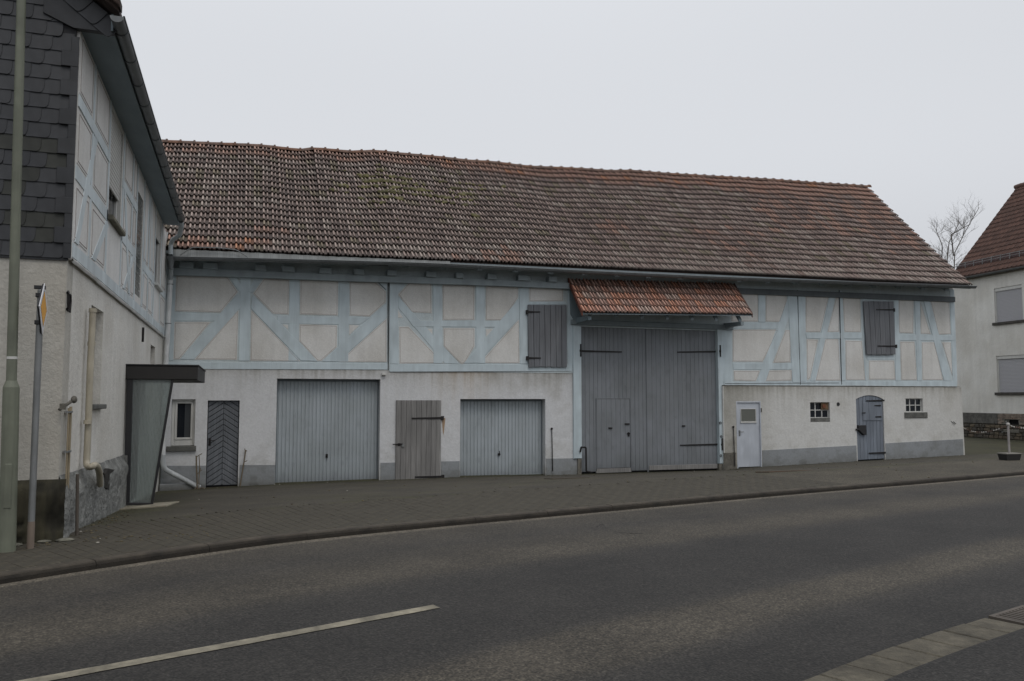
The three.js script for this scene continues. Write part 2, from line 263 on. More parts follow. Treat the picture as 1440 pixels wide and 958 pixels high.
  const pm = [0, 1, 2, 3, 4].map(i => mat(.115 + .004 * i, .103 + .0038 * i, .078 + .003 * i, { map: T.stone, bump: T.gravel, bs: .003 })), list = [];
  for (let s = s0 + 2.5, i = 0; at(s).x < 9.5; s += .0994, i++) for (let j = 0; j < 12; j++) {
    const f = frameAt(s), d = .26 + j * .2015 + (i % 2 ? .1 : 0); if (d > 2.25 + .1 * Math.sin(i * .7)) continue;
    const x = f.p.x + f.n.x * d, z = f.p.z + f.n.z * d; if (x < -1.62 && z < 11.06) continue;
    list.push({ x, z, y: groundY(x, z) + rr(-.0015, .0015), r: Math.atan2(-f.n.z, f.n.x) + rr(-.006, .006), d: Math.hypot(x, 20 - z), c: Math.floor(R() * 5), t: rr(-.006, .006) });
  }
  list.sort((a, b) => a.d - b.d);
  const near = list.filter(q => q.x > -2.6).slice(0, 300), rest = list.filter(q => !near.includes(q));
  for (const q of near) { const e = new THREE.Mesh(pv, pm[q.c]); e.name = 'paving_stone'; e.position.set(q.x, q.y, q.z); e.rotation.set(0, q.r, q.t); e.castShadow = e.receiveShadow = true; pav.add(e); }
  const im = new THREE.InstancedMesh(pv, mat(1, 1, 1, { map: T.stone, bump: T.gravel, bs: .003 }), rest.length); im.name = 'paving_field'; im.userData.kind = 'stuff';
  rest.forEach((q, i) => { const o = new THREE.Object3D(); o.position.set(q.x, q.y, q.z); o.rotation.set(0, q.r, q.t); o.updateMatrix(); im.setMatrixAt(i, o.matrix); im.setColorAt(i, pm[q.c].color); }); im.castShadow = im.receiveShadow = true; pav.add(im);
  // gutter stones of the near side, with the road drain let in
  const gut = new THREE.Group(); gut.name = 'gutter_strip'; gut.userData.kind = 'structure'; scene.add(gut);
  const gm = [0, 1, 2].map(i => mat(.165 + .015 * i, .15 + .014 * i, .118 + .012 * i, { map: T.stone, bump: T.gravel, bs: .006 }));
  const np = nCurve.getSpacedPoints(4000), nl = nCurve.getLength(), nat = (s) => { const f = clamp(s / nl * 4000, 0, 3999.99), i = Math.floor(f); return np[i].clone().lerp(np[i + 1], f - i); };
  let s1 = 0; while (nat(s1).x < 1.4) s1 += .02;
  for (let i = 0, s = s1; nat(s).x < 9; i++, s += .275) {
    const p = nat(s + .137), t = nat(s + .2).sub(nat(s + .07)).normalize(), ang = Math.atan2(-t.z, t.x); if (p.x > 4.9 && p.x < 5.42) continue;
    const g = slab([[-.132, .0], [.132, 0], [.132 + .02, -.29], [-.132 + .02, -.29]].map(([x, y]) => [x + rr(-.004, .004), y + rr(-.004, .004)]), -.12, 0, .008).rotateX(-Math.PI / 2).rotateX(rr(-.012, .004)).rotateY(ang).translate(p.x, .022 + rr(-.003, .003), p.z);
    add('gutter_stone', g, gm[Math.floor(R() * 3)], gut);
  }
  structure('gutter_bed', grid(60, 1, (u, v) => { const x = lerp(1, 9, u); return V(x, -.012, nz(x) - .02 + .4 * v); }), mat(.035, .04, .02, { map: T.stone }));
  const dp = V(5.16, .02, nz(5.16) + .16), dt = nat(s1 + 4).sub(nat(s1 + 3.8)).normalize(), da = Math.atan2(-dt.z, dt.x);
  const dr = thing('drain_grate', 'iron road drain grate set in the row of gutter stones by the near road edge', 'drain grate', dp);
  const onD = (g) => g.rotateY(da).translate(dp.x, dp.y, dp.z);
  add('frame', [bx(-.25, .25, -.06, 0, .13, .16), bx(-.25, .25, -.06, 0, -.16, -.13), bx(-.25, -.22, -.06, 0, -.13, .13), bx(.22, .25, -.06, 0, -.13, .13)].map(onD), m.pipeDark, dr);
  for (let i = 0; i < 9; i++) add('bar', onD(bx(-.205 + i * .0475, -.18 + i * .0475, -.05, -.002, -.129, .129)), m.pipeDark, dr);
  add('pit', onD(bx(-.22, .22, -.1, -.07, -.13, .13)), m.dark, dr);
  const crack_or_shade = (px, w) => { const pts = px.map(([x, y]) => { const q = G(x, y, .06), v = (q.z - kz(q.x)) / (nz(q.x) - kz(q.x)); return [q.x, q.z, ROADY(v) + .003]; }), c = new THREE.CatmullRomCurve3(pts.map(q => V(q[0], q[2], q[1]))); structure('road_crack', grid(60, 1, (u, v) => { const p = c.getPoint(u), j = .02 * (vnw(u * 40, w * 900, 19) - .5); return V(p.x + j, p.y, p.z + j + (v - .5) * w * (.4 + vnw(u * 25, 3, 29))); }), mat(.018, .017, .016)); };
  crack_or_shade([[838, 742], [848, 738], [852, 743], [872, 750], [905, 752]], .018);
  // broken white line in the middle of the road
  const A = G(48, 958, .066), B = G(614, 852.5, .066), dir = B.clone().sub(A).normalize(), sd = V(-dir.z, 0, dir.x).multiplyScalar(.047);
  const lm = mat(.46, .43, .35, { map: T.stone, bump: T.gravel, bs: .004, rough: .8 });
  const dash = (from, to) => grid(60, 1, (u, v) => { const q = from.clone().lerp(to, u).addScaledVector(sd, v * 2 - 1 + .12 * (vnw(u * 30, v * 9, 23) - .5)); const vv = (q.z - kz(q.x)) / (nz(q.x) - kz(q.x)); return V(q.x, ROADY(vv) + .005, q.z); });
  structure('lane_line', dash(A.clone().addScaledVector(dir, -1.2), B), lm);
}

// ------------------------------------------------------------ the barn
const barn = thing('barn', 'long half-timbered barn painted light blue with a sagging red tiled roof', 'barn', V(10, -.5, -3));
const XL = -1.63, XR = 22.3, ZR = .12;
const pxX = (x, y, z = 0) => F(x, y, z).x;
const yE = curve([[240, 350.5], [370, 356], [470, 361], [590, 365.8], [685, 369.8], [820, 376.5], [1080, 388.5], [1365, 402]].map(([x, y]) => { const p = F(x, y, .6); return [p.x, p.y]; }));
const yR = curve([[228, 198], [300, 201.5], [340, 203], [375, 205], [400, 208.5], [425, 211], [441, 208.5], [460, 210], [493, 213.2], [530, 212], [560, 215.5], [615, 220.5], [660, 226], [692, 227.5], [740, 234], [820, 237.5], [860, 240.5], [882, 239.5], [935, 244], [1010, 248.5], [1080, 252.3], [1150, 257.5], [1222, 262]].map(([x, y]) => { const p = F(x, y, -3.69); return [p.x, p.y - .08]; }));
const XEND = 22.38, XBEG = -6;
function roofP(x, t, lift = 0) {
  const a = yE(x), b = yR(x), sag = -.05 * Math.sin(Math.PI * t) + .018 * Math.sin(x * 1.7 + 1) * Math.sin(Math.PI * t) + .014 * Math.sin(x * 3.9) * t;
  const y = lerp(a, b, t) + sag, z = lerp(.6, -3.69, t), L = Math.hypot(b - a, 4.29);
  return V(x, y + lift * 4.29 / L, z + lift * (b - a) / L);
}
// lower walls with their openings
const O = {
  win: rectF(240.4, 561.7, 274, 627.5), chev: rectF(290.5, 563.3, 335.5, 683.5), gar1: rectF(388, 533, 534, 681), gar2: rectF(647, 561.3, 767, 671),
  plank: rectF(556, 563, 619.5, 681), gate: rectF(818, 461, 1009.5, 665.5),
  wdoor: rectF(1036, 564.6, 1070.8, 658.5, ZR), bar1: rectF(1139.6, 565.8, 1167.2, 593.6, ZR), arch: rectF(1205, 556, 1243.5, 650, ZR), bar2: rectF(1274, 560.5, 1298, 579.5, ZR),
};
const hole = (o) => rect(o.x0, o.x1, o.y0, o.y1);
const yA = 2.21, GL = F(815, 560).x, lowL = rect(XL, GL, -1.2, yA);
const onDown = (o) => [[o.x0, -1.3], [o.x1, -1.3], [o.x1, o.y1], [o.x0, o.y1]];
{ // wall left of the gate: piers stand between the openings that reach the ground
  const outline = [[XL, -1.2], [O.chev.x0, -1.2], [O.chev.x0, O.chev.y1], [O.chev.x1, O.chev.y1], [O.chev.x1, -1.2], [O.gar1.x0, -1.2], [O.gar1.x0, O.gar1.y1], [O.gar1.x1, O.gar1.y1], [O.gar1.x1, -1.2], [O.gar2.x0, -1.2], [O.gar2.x0, O.gar2.y1], [O.gar2.x1, O.gar2.y1], [O.gar2.x1, -1.2], [GL, -1.2], [GL, yA], [XL, yA]];
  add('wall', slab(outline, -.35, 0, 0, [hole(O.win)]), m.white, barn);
  const XR2 = F(1352.5, 560, ZR).x, xs = F(1017.5, 600, ZR).x, yt = F(1190, 545, ZR).y + .02;
  const arcP = []; for (let i = 0; i <= 8; i++) { const u = i / 8; arcP.push([lerp(O.arch.x1, O.arch.x0, u), O.arch.y1 - .12 * Math.pow(2 * u - 1, 2)]); }
  O.arch.top = arcP;
  const o2 = [[xs, -1.2], [O.wdoor.x0, -1.2], [O.wdoor.x0, O.wdoor.y1], [O.wdoor.x1, O.wdoor.y1], [O.wdoor.x1, -1.2], [O.arch.x0, -1.2], ...arcP.slice().reverse(), [O.arch.x1, -1.2], [XR2 + .06, -1.2], [XR2, yt], [xs, yt]];
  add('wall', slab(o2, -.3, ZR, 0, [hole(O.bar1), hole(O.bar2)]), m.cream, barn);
  add('ledge', grid(60, 1, (u, v) => V(lerp(xs, XR2, u), yt + .01 + .012 * vnw(u * 40, 2, 4) + .02 * v, ZR + .002 - (ZR - .01) * v)), m.concrete, barn);
  // gable wall, back wall
  const prof = [[.0, -1.2], [-8, -1.2], [-8, 5], [-3.69, 9.25], [.0, 5.4]];
  add('gable_wall', slabX(prof, XR - .3, XR - .02), m.houseWall, barn);
  add('back_wall', bx(-5.5, XR - .3, -1.2, 5.2, -8, -7.75), m.houseWall, barn);
  // plinth band in grey paint, a finger proud
  const pl = (a, b, ya, yb, z) => { const p = pxy([[a, ya], [b, yb]], z); return slab([[p[0][0], -1.2], [p[1][0], -1.2], [p[1][0], p[1][1]], [p[0][0], p[0][1]]], z - .02, z + .014, .004); };
  const px = (o, k, z = 0) => { const d = V(o[k], 0, z).sub(EYE), w = d.dot(FWD); return 720 + 1120 * d.dot(RIGHT) / w; };
  add('plinth', [pl(226, 289.5, 655, 655, 0)], m.plinth, barn); add('plinth', pl(337, 387, 654, 654, 0), m.plinth, barn); add('plinth', pl(535, 555.5, 651, 650.5, 0), m.plinth, barn);
  add('plinth', pl(620.5, 646.3, 649, 648.5, 0), m.plinth, barn); add('plinth', pl(768, 813, 645, 644.5, 0), m.plinth, barn);
  add('plinth', pl(1018, 1035, 637, 636.5, ZR), m.concrete, barn); add('plinth', pl(1072, 1204.3, 633.5, 626.5, ZR), m.plinth, barn); add('plinth', pl(1245.2, 1354, 623.5, 617.5, ZR), m.plinth, barn);
}
// upper wall
{
  const mk = (xa, xb, y0, y1, z) => slab(rect(xa, xb, y0, y1), -.22, z);
  const xA = F(546.5, 450).x, xB = F(806, 450).x, xG = F(1010, 450).x;
  add('upper_wall', mk(XL, xA, yA, 4.85, 0), m.blueWall, barn);
  add('upper_wall', mk(xA + .012, F(816, 450).x, yA - .03, 4.95, .012), m.blueWall, barn);
  add('upper_wall', mk(F(816, 450).x, xG, O.gate.y1 - .03, 5.0, -.004), m.blueWall, barn);
  add('upper_wall', mk(xG, XR, F(1190, 545, 0).y + .02, 5.1, 0.004), m.blueWall, barn);
}
const c1 = crop(230, 350, 5.32), c2 = crop(390, 350, 5.32), c3 = crop(540, 360, 5.635), c4 = crop(670, 360, 5.6375), c5 = crop(1000, 390, 5.636), c6 = crop(1120, 390, 5.636), c7 = crop(1220, 390, 5.633);
const panels = [
  [c1, [[95, 200], [480, 210], [557, 322], [425, 478], [82, 468]]], [c1, [[80, 548], [352, 548], [118, 828], [72, 828]]], [c1, [[560, 455], [548, 832], [228, 830]]], [c1, [[655, 455], [1025, 842], [648, 838]]], [c1, [[750, 222], [940, 228], [937, 492], [818, 488], [668, 335]]],
  [c2, [[170, 228], [455, 238], [452, 500], [168, 492]]], [c2, [[165, 565], [448, 572], [445, 735], [330, 840], [300, 842], [162, 690]]], [c2, [[540, 243], [735, 248], [812, 320], [812, 400], [690, 508], [540, 500]]], [c2, [[537, 568], [612, 575], [537, 645]]], [c2, [[818, 520], [818, 848], [458, 848]]], [c2, [[35, 565], [78, 570], [80, 605]]],
  [c3, [[200, 210], [375, 215], [378, 455], [215, 448], [110, 305]]], [c3, [[463, 228], [718, 232], [716, 508], [465, 510]]], [c3, [[118, 560], [195, 560], [475, 850], [122, 855]]], [c3, [[470, 572], [718, 572], [718, 715], [640, 850], [612, 860], [472, 718]]], [c3, [[318, 578], [382, 580], [382, 638]]], [c3, [[108, 425], [150, 490], [108, 490]]],
  [c4, [[75, 580], [152, 580], [78, 660]]], [c4, [[75, 240], [330, 240], [328, 335], [212, 510], [72, 512]]], [c4, [[335, 505], [342, 852], [25, 850]]], [c4, [[418, 238], [688, 240], [688, 360], [418, 362]]],
  [c5, [[160, 105], [372, 108], [372, 352], [160, 352]]], [c5, [[432, 108], [595, 108], [600, 190], [548, 355], [432, 352]]], [c5, [[170, 415], [535, 415], [410, 670], [170, 670]]], [c5, [[590, 418], [628, 418], [630, 675], [490, 680]]], [c5, [[178, 740], [388, 740], [355, 825], [182, 820]]], [c5, [[455, 740], [638, 735], [640, 820], [430, 825]]],
  [c6, [[75, 110], [268, 110], [190, 435], [70, 435]]], [c6, [[322, 120], [335, 120], [338, 435], [245, 435], [295, 235]]], [c6, [[80, 490], [172, 495], [110, 800], [85, 820]]], [c6, [[228, 490], [332, 490], [350, 820], [150, 820]]], [c6, [[365, 120], [505, 125], [512, 435], [380, 435]]], [c6, [[388, 500], [520, 505], [545, 815], [392, 815]]], [c6, [[575, 660], [775, 660], [785, 812], [575, 812]]],
  [c7, [[248, 140], [365, 145], [362, 445], [248, 440]]], [c7, [[258, 510], [372, 510], [392, 815], [268, 815]]], [c7, [[420, 200], [500, 450], [420, 448]]], [c7, [[490, 150], [645, 150], [660, 450], [560, 455]]], [c7, [[430, 515], [530, 515], [600, 815], [435, 815]]], [c7, [[590, 515], [660, 515], [672, 780]]],
];
for (const [c, p] of panels) {
  const px = c(p), z = px[0][0] > 547 && px[0][0] < 815 ? .012 : px[0][0] > 1000 ? .004 : 0;
  const q = ccw(pxy(px, z)), e = add('infill_panel', slab(q, z - .01, z + .008, .003), m.panel, barn);
  if (Math.abs(area(q)) > .08) add('painted_line', slab(inset(q, .022), z, z + .0105, 0, [inset(q, .028)]), m.line, e);
}
const beams = [
  [c1, [[58, 190], [90, 190], [72, 835], [40, 835]]], [c1, [[82, 480], [430, 488], [385, 540], [78, 540]]], [c1, [[575, 205], [650, 205], [640, 838], [562, 838]]], [c1, [[560, 335], [585, 430], [228, 826], [125, 826]]], [c1, [[488, 212], [565, 318], [605, 318], [540, 208]]], [c1, [[742, 222], [664, 332], [630, 318], [688, 210]]], [c1, [[664, 345], [655, 448], [1025, 836], [1150, 840]]],
  [c2, [[92, 225], [163, 228], [158, 842], [82, 842]]], [c2, [[0, 500], [690, 515], [615, 568], [0, 560]]], [c2, [[462, 238], [535, 242], [530, 845], [455, 845]]], [c2, [[816, 408], [818, 515], [455, 844], [335, 842]]], [c2, [[742, 240], [818, 240], [818, 312]]],
  [(p) => p, [[236, 509.5], [545.5, 511], [545.5, 520], [236, 519]]],
  [c3, [[45, 165], [108, 165], [112, 855], [45, 855]]], [c3, [[112, 320], [112, 410], [480, 850], [595, 856]]], [c3, [[108, 298], [195, 208], [135, 195], [108, 220]]], [c3, [[388, 195], [455, 195], [465, 850], [392, 850]]], [c3, [[200, 515], [1000, 515], [960, 565], [230, 560]]], [c3, [[728, 200], [795, 200], [802, 850], [728, 850]]], [c4, [[335, 340], [338, 495], [10, 848], [-100, 850]]], [c4, [[338, 195], [410, 195], [405, 855], [345, 855]]], [c4, [[415, 365], [700, 362], [722, 385], [400, 385]]], [c4, [[720, 230], [765, 230], [770, 870], [724, 870]]], [(p) => p, [[548, 512], [804, 513], [804, 522], [548, 523]]],
  [c5, [[82, 385], [162, 385], [168, 830], [85, 830]]], [c5, [[160, 360], [545, 360], [530, 410], [165, 410]]], [c5, [[376, 105], [428, 105], [428, 355], [376, 355]]], [c5, [[605, 105], [680, 105], [705, 835], [645, 835]]], [c5, [[602, 180], [635, 180], [640, 250], [430, 830], [360, 830]]], [c5, [[172, 682], [640, 682], [640, 732], [175, 732]]], [(p) => p, [[1018, 537], [1345, 536], [1345, 543.6], [1018, 545]]],
  [c6, [[8, 105], [68, 105], [78, 825], [28, 825]]], [c6, [[272, 110], [318, 118], [150, 822], [112, 822]]], [c6, [[72, 442], [520, 442], [520, 488], [80, 486]]], [c6, [[342, 108], [362, 108], [388, 820], [358, 820]]], [c6, [[510, 125], [532, 140], [556, 820], [548, 820], [515, 300]]], [c6, [[512, 145], [780, 150], [775, 185], [525, 185]]], [c6, [[558, 622], [775, 624], [780, 655], [560, 655]]],
  [c7, [[210, 145], [242, 145], [262, 820], [222, 820]]], [c7, [[245, 452], [690, 462], [690, 502], [250, 502]]], [c7, [[370, 140], [412, 140], [428, 820], [395, 820]]], [c7, [[432, 145], [485, 148], [660, 822], [605, 820]]], [c7, [[652, 100], [686, 100], [712, 850], [678, 850]]],
];
beams.forEach(([c, p], i) => { const px = c(p), z = px[0][0] > 547 && px[0][0] < 815 ? .012 : px[0][0] > 1000 ? .004 : 0; add('timber_beam', slab(pxy(px, z), z - .01, z + .0095 + .0011 * (i % 7), .003), m.blue, barn); });
{ // open joints of the timber frame, plus painted shadow lines under its bottom rails
  const seamOrShade = (pts, w) => { for (let i = 0; i < pts.length - 1; i++) { const [a, b] = pxy([pts[i], pts[i + 1]], .022), dx = b[0] - a[0], dy = b[1] - a[1], l = Math.hypot(dx, dy), n = [-dy / l * w / 2, dx / l * w / 2]; add('crack_or_shade', slab([[a[0] - n[0], a[1] - n[1]], [b[0] - n[0], b[1] - n[1]], [b[0] + n[0] * .6, b[1] + n[1] * .6], [a[0] + n[0] * .8, a[1] + n[1] * .8]], .012, .0225), m.dark, barn); } };
  seamOrShade([[548, 392], [546, 400], [545.8, 450], [546, 519.5]], .022); seamOrShade([[1122, 408], [1123.5, 470], [1126, 541]], .02); seamOrShade([[1180.5, 408], [1182, 470], [1184, 541]], .02); seamOrShade([[1012.5, 464], [1014, 537]], .022);
  seamOrShade([[548, 522.5], [620, 522.8], [700, 522.2], [803, 521.6]], .018); seamOrShade([[1020, 539.5], [1090, 539], [1180, 538.6]], .012); seamOrShade([[548, 518], [575, 517.5]], .02); seamOrShade([[1018, 546], [1100, 545.8], [1200, 545], [1344, 544]], .02); seamOrShade([[528, 393.5], [543, 407.5]], .012); seamOrShade([[240, 387], [330, 388.5], [430, 391], [528, 393.5]], .016);
}
{ // wall plate under the eaves, rafter ends, fascia, gutter
  const seg = (xa, xb, dy0, dy1, z0, z1) => { const p = [], n = 24; for (let i = 0; i <= n; i++) { const x = lerp(xa, xb, i / n); p.push([x, yE(x) + dy1]); } for (let i = n; i >= 0; i--) { const x = lerp(xa, xb, i / n); p.push([x, yE(x) + dy0]); } return slab(p, z0, z1); };
  add('wall_plate', seg(XL, F(816, 400).x, -.52, -.36, -.05, .16), m.blueDark, barn);
  add('wall_plate', seg(F(816, 400).x + .004, XR - .01, -.47, -.3, -.05, .08), mat(.15, .17, .18, { map: T.paint }), barn);  // right-hand plate darker: eave shadow put into its paint
  add('fascia', seg(XL, XEND - .02, -.10, -.03, .57, .6), m.fascia, barn);
  add('soffit', grid(60, 1, (u, v) => { const x = lerp(XL, XEND - .03, u); return V(x, yE(x) - .06 + .5 * v, .56 - .56 * v); }), mat(.24, .235, .22, { map: T.wood, side: true }), barn);
  for (const px of [262, 296, 366, 405, 457, 504, 550, 605, 645, 690, 735, 775]) { const x = F(px, 385, .1).x, y = yE(x), w = rr(.1, .17), d = px > 900 ? .06 : 0; add('beam_end', bx(x - w, x + w, y - .36 + d, y - .215 + d, 0, .24, .008), m.blueDark, barn); }
  for (let x = -1.1; x < 22; x += .98) { const y = yE(x); add('rafter_end', slabX([[.47, y - .19], [.47, y + .0], [-.1, y + .46], [-.1, y + .22]], x, x + .16), m.blueDark, barn); }
  const gp = [[245, 361], [390, 364], [590, 369.5], [690, 374.2], [830, 381.2], [1000, 389], [1220, 397], [1368, 402]].map(([x, y]) => F(x, y, .8)), gy = curve(gp.map(q => [q.x, q.y]));
  const half = (r) => grid(80, 10, (u, v) => { const x = lerp(-1.42, 22.42, u), a = Math.PI * v; return V(x, gy(x) - r * Math.sin(a), .725 + r * Math.cos(a)); });
  const bead = tube([...Array(25)].map((_, i) => { const x = lerp(-1.42, 22.42, i / 24); return V(x, gy(x), .8); }), .011, 3, 6);
  add('gutter', [half(.075), bead.toNonIndexed()], m.zinc, barn);
  add('gutter_end', new THREE.CircleGeometry(.075, 12, Math.PI, Math.PI).rotateY(Math.PI / 2).translate(22.42, gy(22.42), .725), m.zinc, barn);
  for (let x = -1.1; x < 22.3; x += .98) add('gutter_bracket', tube([...Array(7)].map((_, i) => V(x, gy(x) - .081 * Math.sin(Math.PI * i / 6), .725 + .081 * Math.cos(Math.PI * i / 6))), .006, 2, 5), m.zinc, barn);
  add('flashing', grid(120, 2, (u, v) => { const x = lerp(-1.5, 5, u); return V(x, lerp(gy(x) - .03, yE(x) + .0, v) + .004 * Math.sin(x * 22) * v, lerp(.69, .61, v)); }), m.flash, barn);
  const fl = F(303, 360, .78); add('flashing_arch', tube([V(fl.x - .75, fl.y - .02, .76), V(fl.x - .5, fl.y + .17, .72), V(fl.x, fl.y + .2, .72), V(fl.x + .45, fl.y + .17, .72), V(fl.x + .75, fl.y - .02, .76)], .012, 6, 6), m.zinc, barn);
}
{ // roof: boarding, tiles, ridge
  const roof = add('roof', [grid(90, 10, (u, v) => roofP(lerp(XBEG, XEND, u), v, -.03)), grid(90, 10, (u, v) => { const q = roofP(lerp(XEND, XBEG, u), v, -.03); return V(q.x, q.y, -7.38 - q.z); }), slabX([[.6, yE(XEND) - .1], [-3.69, yR(XEND) - .1], [-3.69, yR(XEND) - .02], [.6, yE(XEND) - .02]], XEND - .1, XEND - .01)], mat(.07, .05, .042), barn);
  const W = .209, ROWS = 19;
  const P = [[0, .008, .6], [.010, .038, 1.4], [.03, .052, 2.4], [.05, .038, 1.65], [.06, .003, .6], [.102, .0, .6], [.11, .034, 1.35], [.126, .04, 1.95], [.142, .03, 1.3], [.152, .0, .6], [.175, .0, .55], [.216, .006, .6]];  // third value is tone: pale ribs for lichen and painted sky reflection
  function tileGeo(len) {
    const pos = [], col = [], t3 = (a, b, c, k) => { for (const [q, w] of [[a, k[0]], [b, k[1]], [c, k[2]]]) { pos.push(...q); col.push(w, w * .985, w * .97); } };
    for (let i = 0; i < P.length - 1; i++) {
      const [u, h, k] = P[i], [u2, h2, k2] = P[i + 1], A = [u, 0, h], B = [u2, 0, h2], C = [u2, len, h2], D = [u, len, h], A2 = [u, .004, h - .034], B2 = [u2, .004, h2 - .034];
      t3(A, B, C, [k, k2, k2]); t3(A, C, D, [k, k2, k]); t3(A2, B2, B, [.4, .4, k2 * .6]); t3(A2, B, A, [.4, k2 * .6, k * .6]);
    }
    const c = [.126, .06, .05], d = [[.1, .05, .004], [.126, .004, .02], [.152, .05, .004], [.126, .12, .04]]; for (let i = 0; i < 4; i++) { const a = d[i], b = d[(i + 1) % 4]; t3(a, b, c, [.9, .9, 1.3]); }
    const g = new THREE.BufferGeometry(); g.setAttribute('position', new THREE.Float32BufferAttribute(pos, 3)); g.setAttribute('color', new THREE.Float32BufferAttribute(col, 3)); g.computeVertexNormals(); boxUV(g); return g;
  }
  const tm = (r, g, b) => mat(r, g, b, { map: T.stone, bump: T.stoneB, bs: .003, vc: true, rough: .85 });
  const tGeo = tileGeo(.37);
  const colors = [[.34, .275, .265], [.31, .25, .24], [.29, .215, .2], [.385, .325, .315], [.25, .2, .195], [.40, .27, .235], [.41, .26, .22], [.47, .25, .165], [.27, .235, .19], [.42, .37, .355]];
  const mats = colors.map(c => tm(...c)), list = [];
  for (let r = 0; r < ROWS; r++) for (let x = -6; x < XEND - .05; x += W) {
    const t0 = r / ROWS, xx = x + rr(-.004, .004), p = roofP(xx, t0, .012 + rr(-.003, .003)), p2 = roofP(xx, Math.min(1, t0 + 1 / ROWS), 0), px = roofP(xx + .2, t0, .012);
    const e1 = px.sub(p).normalize(), up = p2.sub(p).normalize(), nn = e1.clone().cross(up).normalize(), e2 = nn.clone().cross(e1);
    const q = new THREE.Matrix4().makeBasis(e1, e2, nn); const o = new THREE.Object3D(); o.quaternion.setFromRotationMatrix(q); o.rotateX(-.125 + rr(-.014, .014)); o.rotateZ(rr(-.012, .012)); o.position.copy(p);
    o.position.addScaledVector(nn, .045);
    const n = vnw(xx * .33, t0 * 3, 61), n2 = vnw(xx * 1.3, t0 * 12, 67); let c;
    const red = smooth(.72, 1, t0) * (xx > 2 ? .75 : .35) + (t0 > .88 ? .3 : 0) + smooth(14.2, 15.6, xx - 2.2 * (1 - t0)) * .36 * smooth(.0, .5, t0) + (n - .5) * .9 + (n2 - .5) * .35;
    const v = R();
    if (red > .78) c = v < .4 ? 6 : v < .47 ? 7 : 5; else if (red > .5) c = v < .5 ? 5 : v < .62 ? 6 : 2; else if (red > .25) c = v < .3 ? 5 : v < .6 ? 2 : v < .8 ? 1 : 4; else c = v < .3 ? 0 : v < .55 ? 1 : v < .7 ? 4 : v < .82 ? 3 : v < .92 ? 8 : 9;
    if (r < 3 && xx > 3 && v > .5) c = v > .75 ? 9 : 3;
    if (r < 2 && xx < .6 && xx > -1.5 && R() < .4) c = R() < .35 ? 7 : 5; if (r < 2 && xx < -.7) c = R() < .55 ? 6 : 8;
    list.push({ o, c, d: o.position.distanceTo(EYE), vis: xx > -1.7 + t0 * -.3 });
  }
  list.sort((a, b) => a.d - b.d);
  const near = list.filter(q => q.vis).slice(0, 300), set = new Set(near), rest = list.filter(q => !set.has(q)), off = offsetOf(roof);
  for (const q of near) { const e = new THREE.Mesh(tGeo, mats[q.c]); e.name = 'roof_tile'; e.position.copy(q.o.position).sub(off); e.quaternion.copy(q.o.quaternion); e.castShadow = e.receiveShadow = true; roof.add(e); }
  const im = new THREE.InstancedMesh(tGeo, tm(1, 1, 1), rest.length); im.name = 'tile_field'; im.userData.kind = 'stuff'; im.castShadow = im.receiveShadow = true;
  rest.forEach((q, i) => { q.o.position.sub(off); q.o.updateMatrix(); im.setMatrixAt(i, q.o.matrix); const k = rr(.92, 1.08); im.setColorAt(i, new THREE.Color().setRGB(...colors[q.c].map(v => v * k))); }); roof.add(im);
  // ridge tiles with a collar at the lapped end
  const rg = (() => { const p = []; const ring = (x, r) => [...Array(9)].map((_, i) => [x, r * Math.sin(Math.PI * i / 8) * 1.05, r * Math.cos(Math.PI * i / 8)]); const rings = [ring(0, .092), ring(.33, .1), ring(.335, .125), ring(.385, .125), ring(.386, .09)]; for (let k = 0; k < rings.length - 1; k++) for (let i = 0; i < 8; i++) { const a = rings[k][i], b = rings[k + 1][i], c = rings[k + 1][i + 1], d = rings[k][i + 1]; for (const q of [a, c, b, a, d, c]) p.push(...q); } const g = new THREE.BufferGeometry(); g.setAttribute('position', new THREE.Float32BufferAttribute(p, 3)); g.computeVertexNormals(); return boxUV(g); })();
  const rm = [[.38, .25, .21], [.33, .23, .2], [.4, .23, .17]].map(c => mat(...c, { map: T.stone, bump: T.stoneB, bs: .003, side: true }));
  for (let x = -6, i = 0; x < XEND - .3; x += .36, i++) { const a = yR(x), b = yR(x + .36), e = new THREE.Mesh(rg, rm[Math.floor(R() * 3)]); e.name = 'ridge_tile'; e.position.set(x, a + .01, -3.69).sub(off); e.rotation.z = Math.atan2(b - a, .36); e.castShadow = true; roof.add(e); }
  // moss cushions on the tiles
  const mg = new THREE.IcosahedronGeometry(1, 1), N = 520, mm = new THREE.InstancedMesh(mg, mat(1, 1, 1, { map: T.stone, bump: T.stoneB, bs: .01 }), N); mm.name = 'moss'; mm.userData.kind = 'stuff';
  for (let i = 0; i < N; i++) {
    const g = () => (R() + R() + R() - 1.5) * 1.2, big = i < 240; const row = Math.floor((big ? clamp(.66 + .13 * g(), .3, .95) : clamp(R() * .8 + .1, 0, .95)) * ROWS); let x = big ? 4.1 + 1.7 * g() : rr(0, 15); if (big && vnw(x * 1.1, row * .45, 77) < .52) x += .7;
    const p = roofP(x, (row + rr(.02, .3)) / ROWS, .05), s = big ? rr(.035, .105) : rr(.012, .035), o = new THREE.Object3D(); o.position.copy(p).sub(off); o.scale.set(s * rr(.9, 1.8), s * .45, s * rr(.7, 1)); o.rotation.set(.75, 0, rr(-.3, .3)); o.updateMatrix(); mm.setMatrixAt(i, o.matrix);
    const k = rr(.6, 1.3); mm.setColorAt(i, new THREE.Color().setRGB(.2 * k, .19 * k, .085 * k));
  }
  mm.castShadow = true; roof.add(mm);
  // tiled hood over the gate
  const hz = .05, A = F(799.8, 394, hz), B = F(1032, 401, hz), C = hit(819.6, 440.4, 'x', A.x), D = hit(1057.5, 443, 'x', B.x);
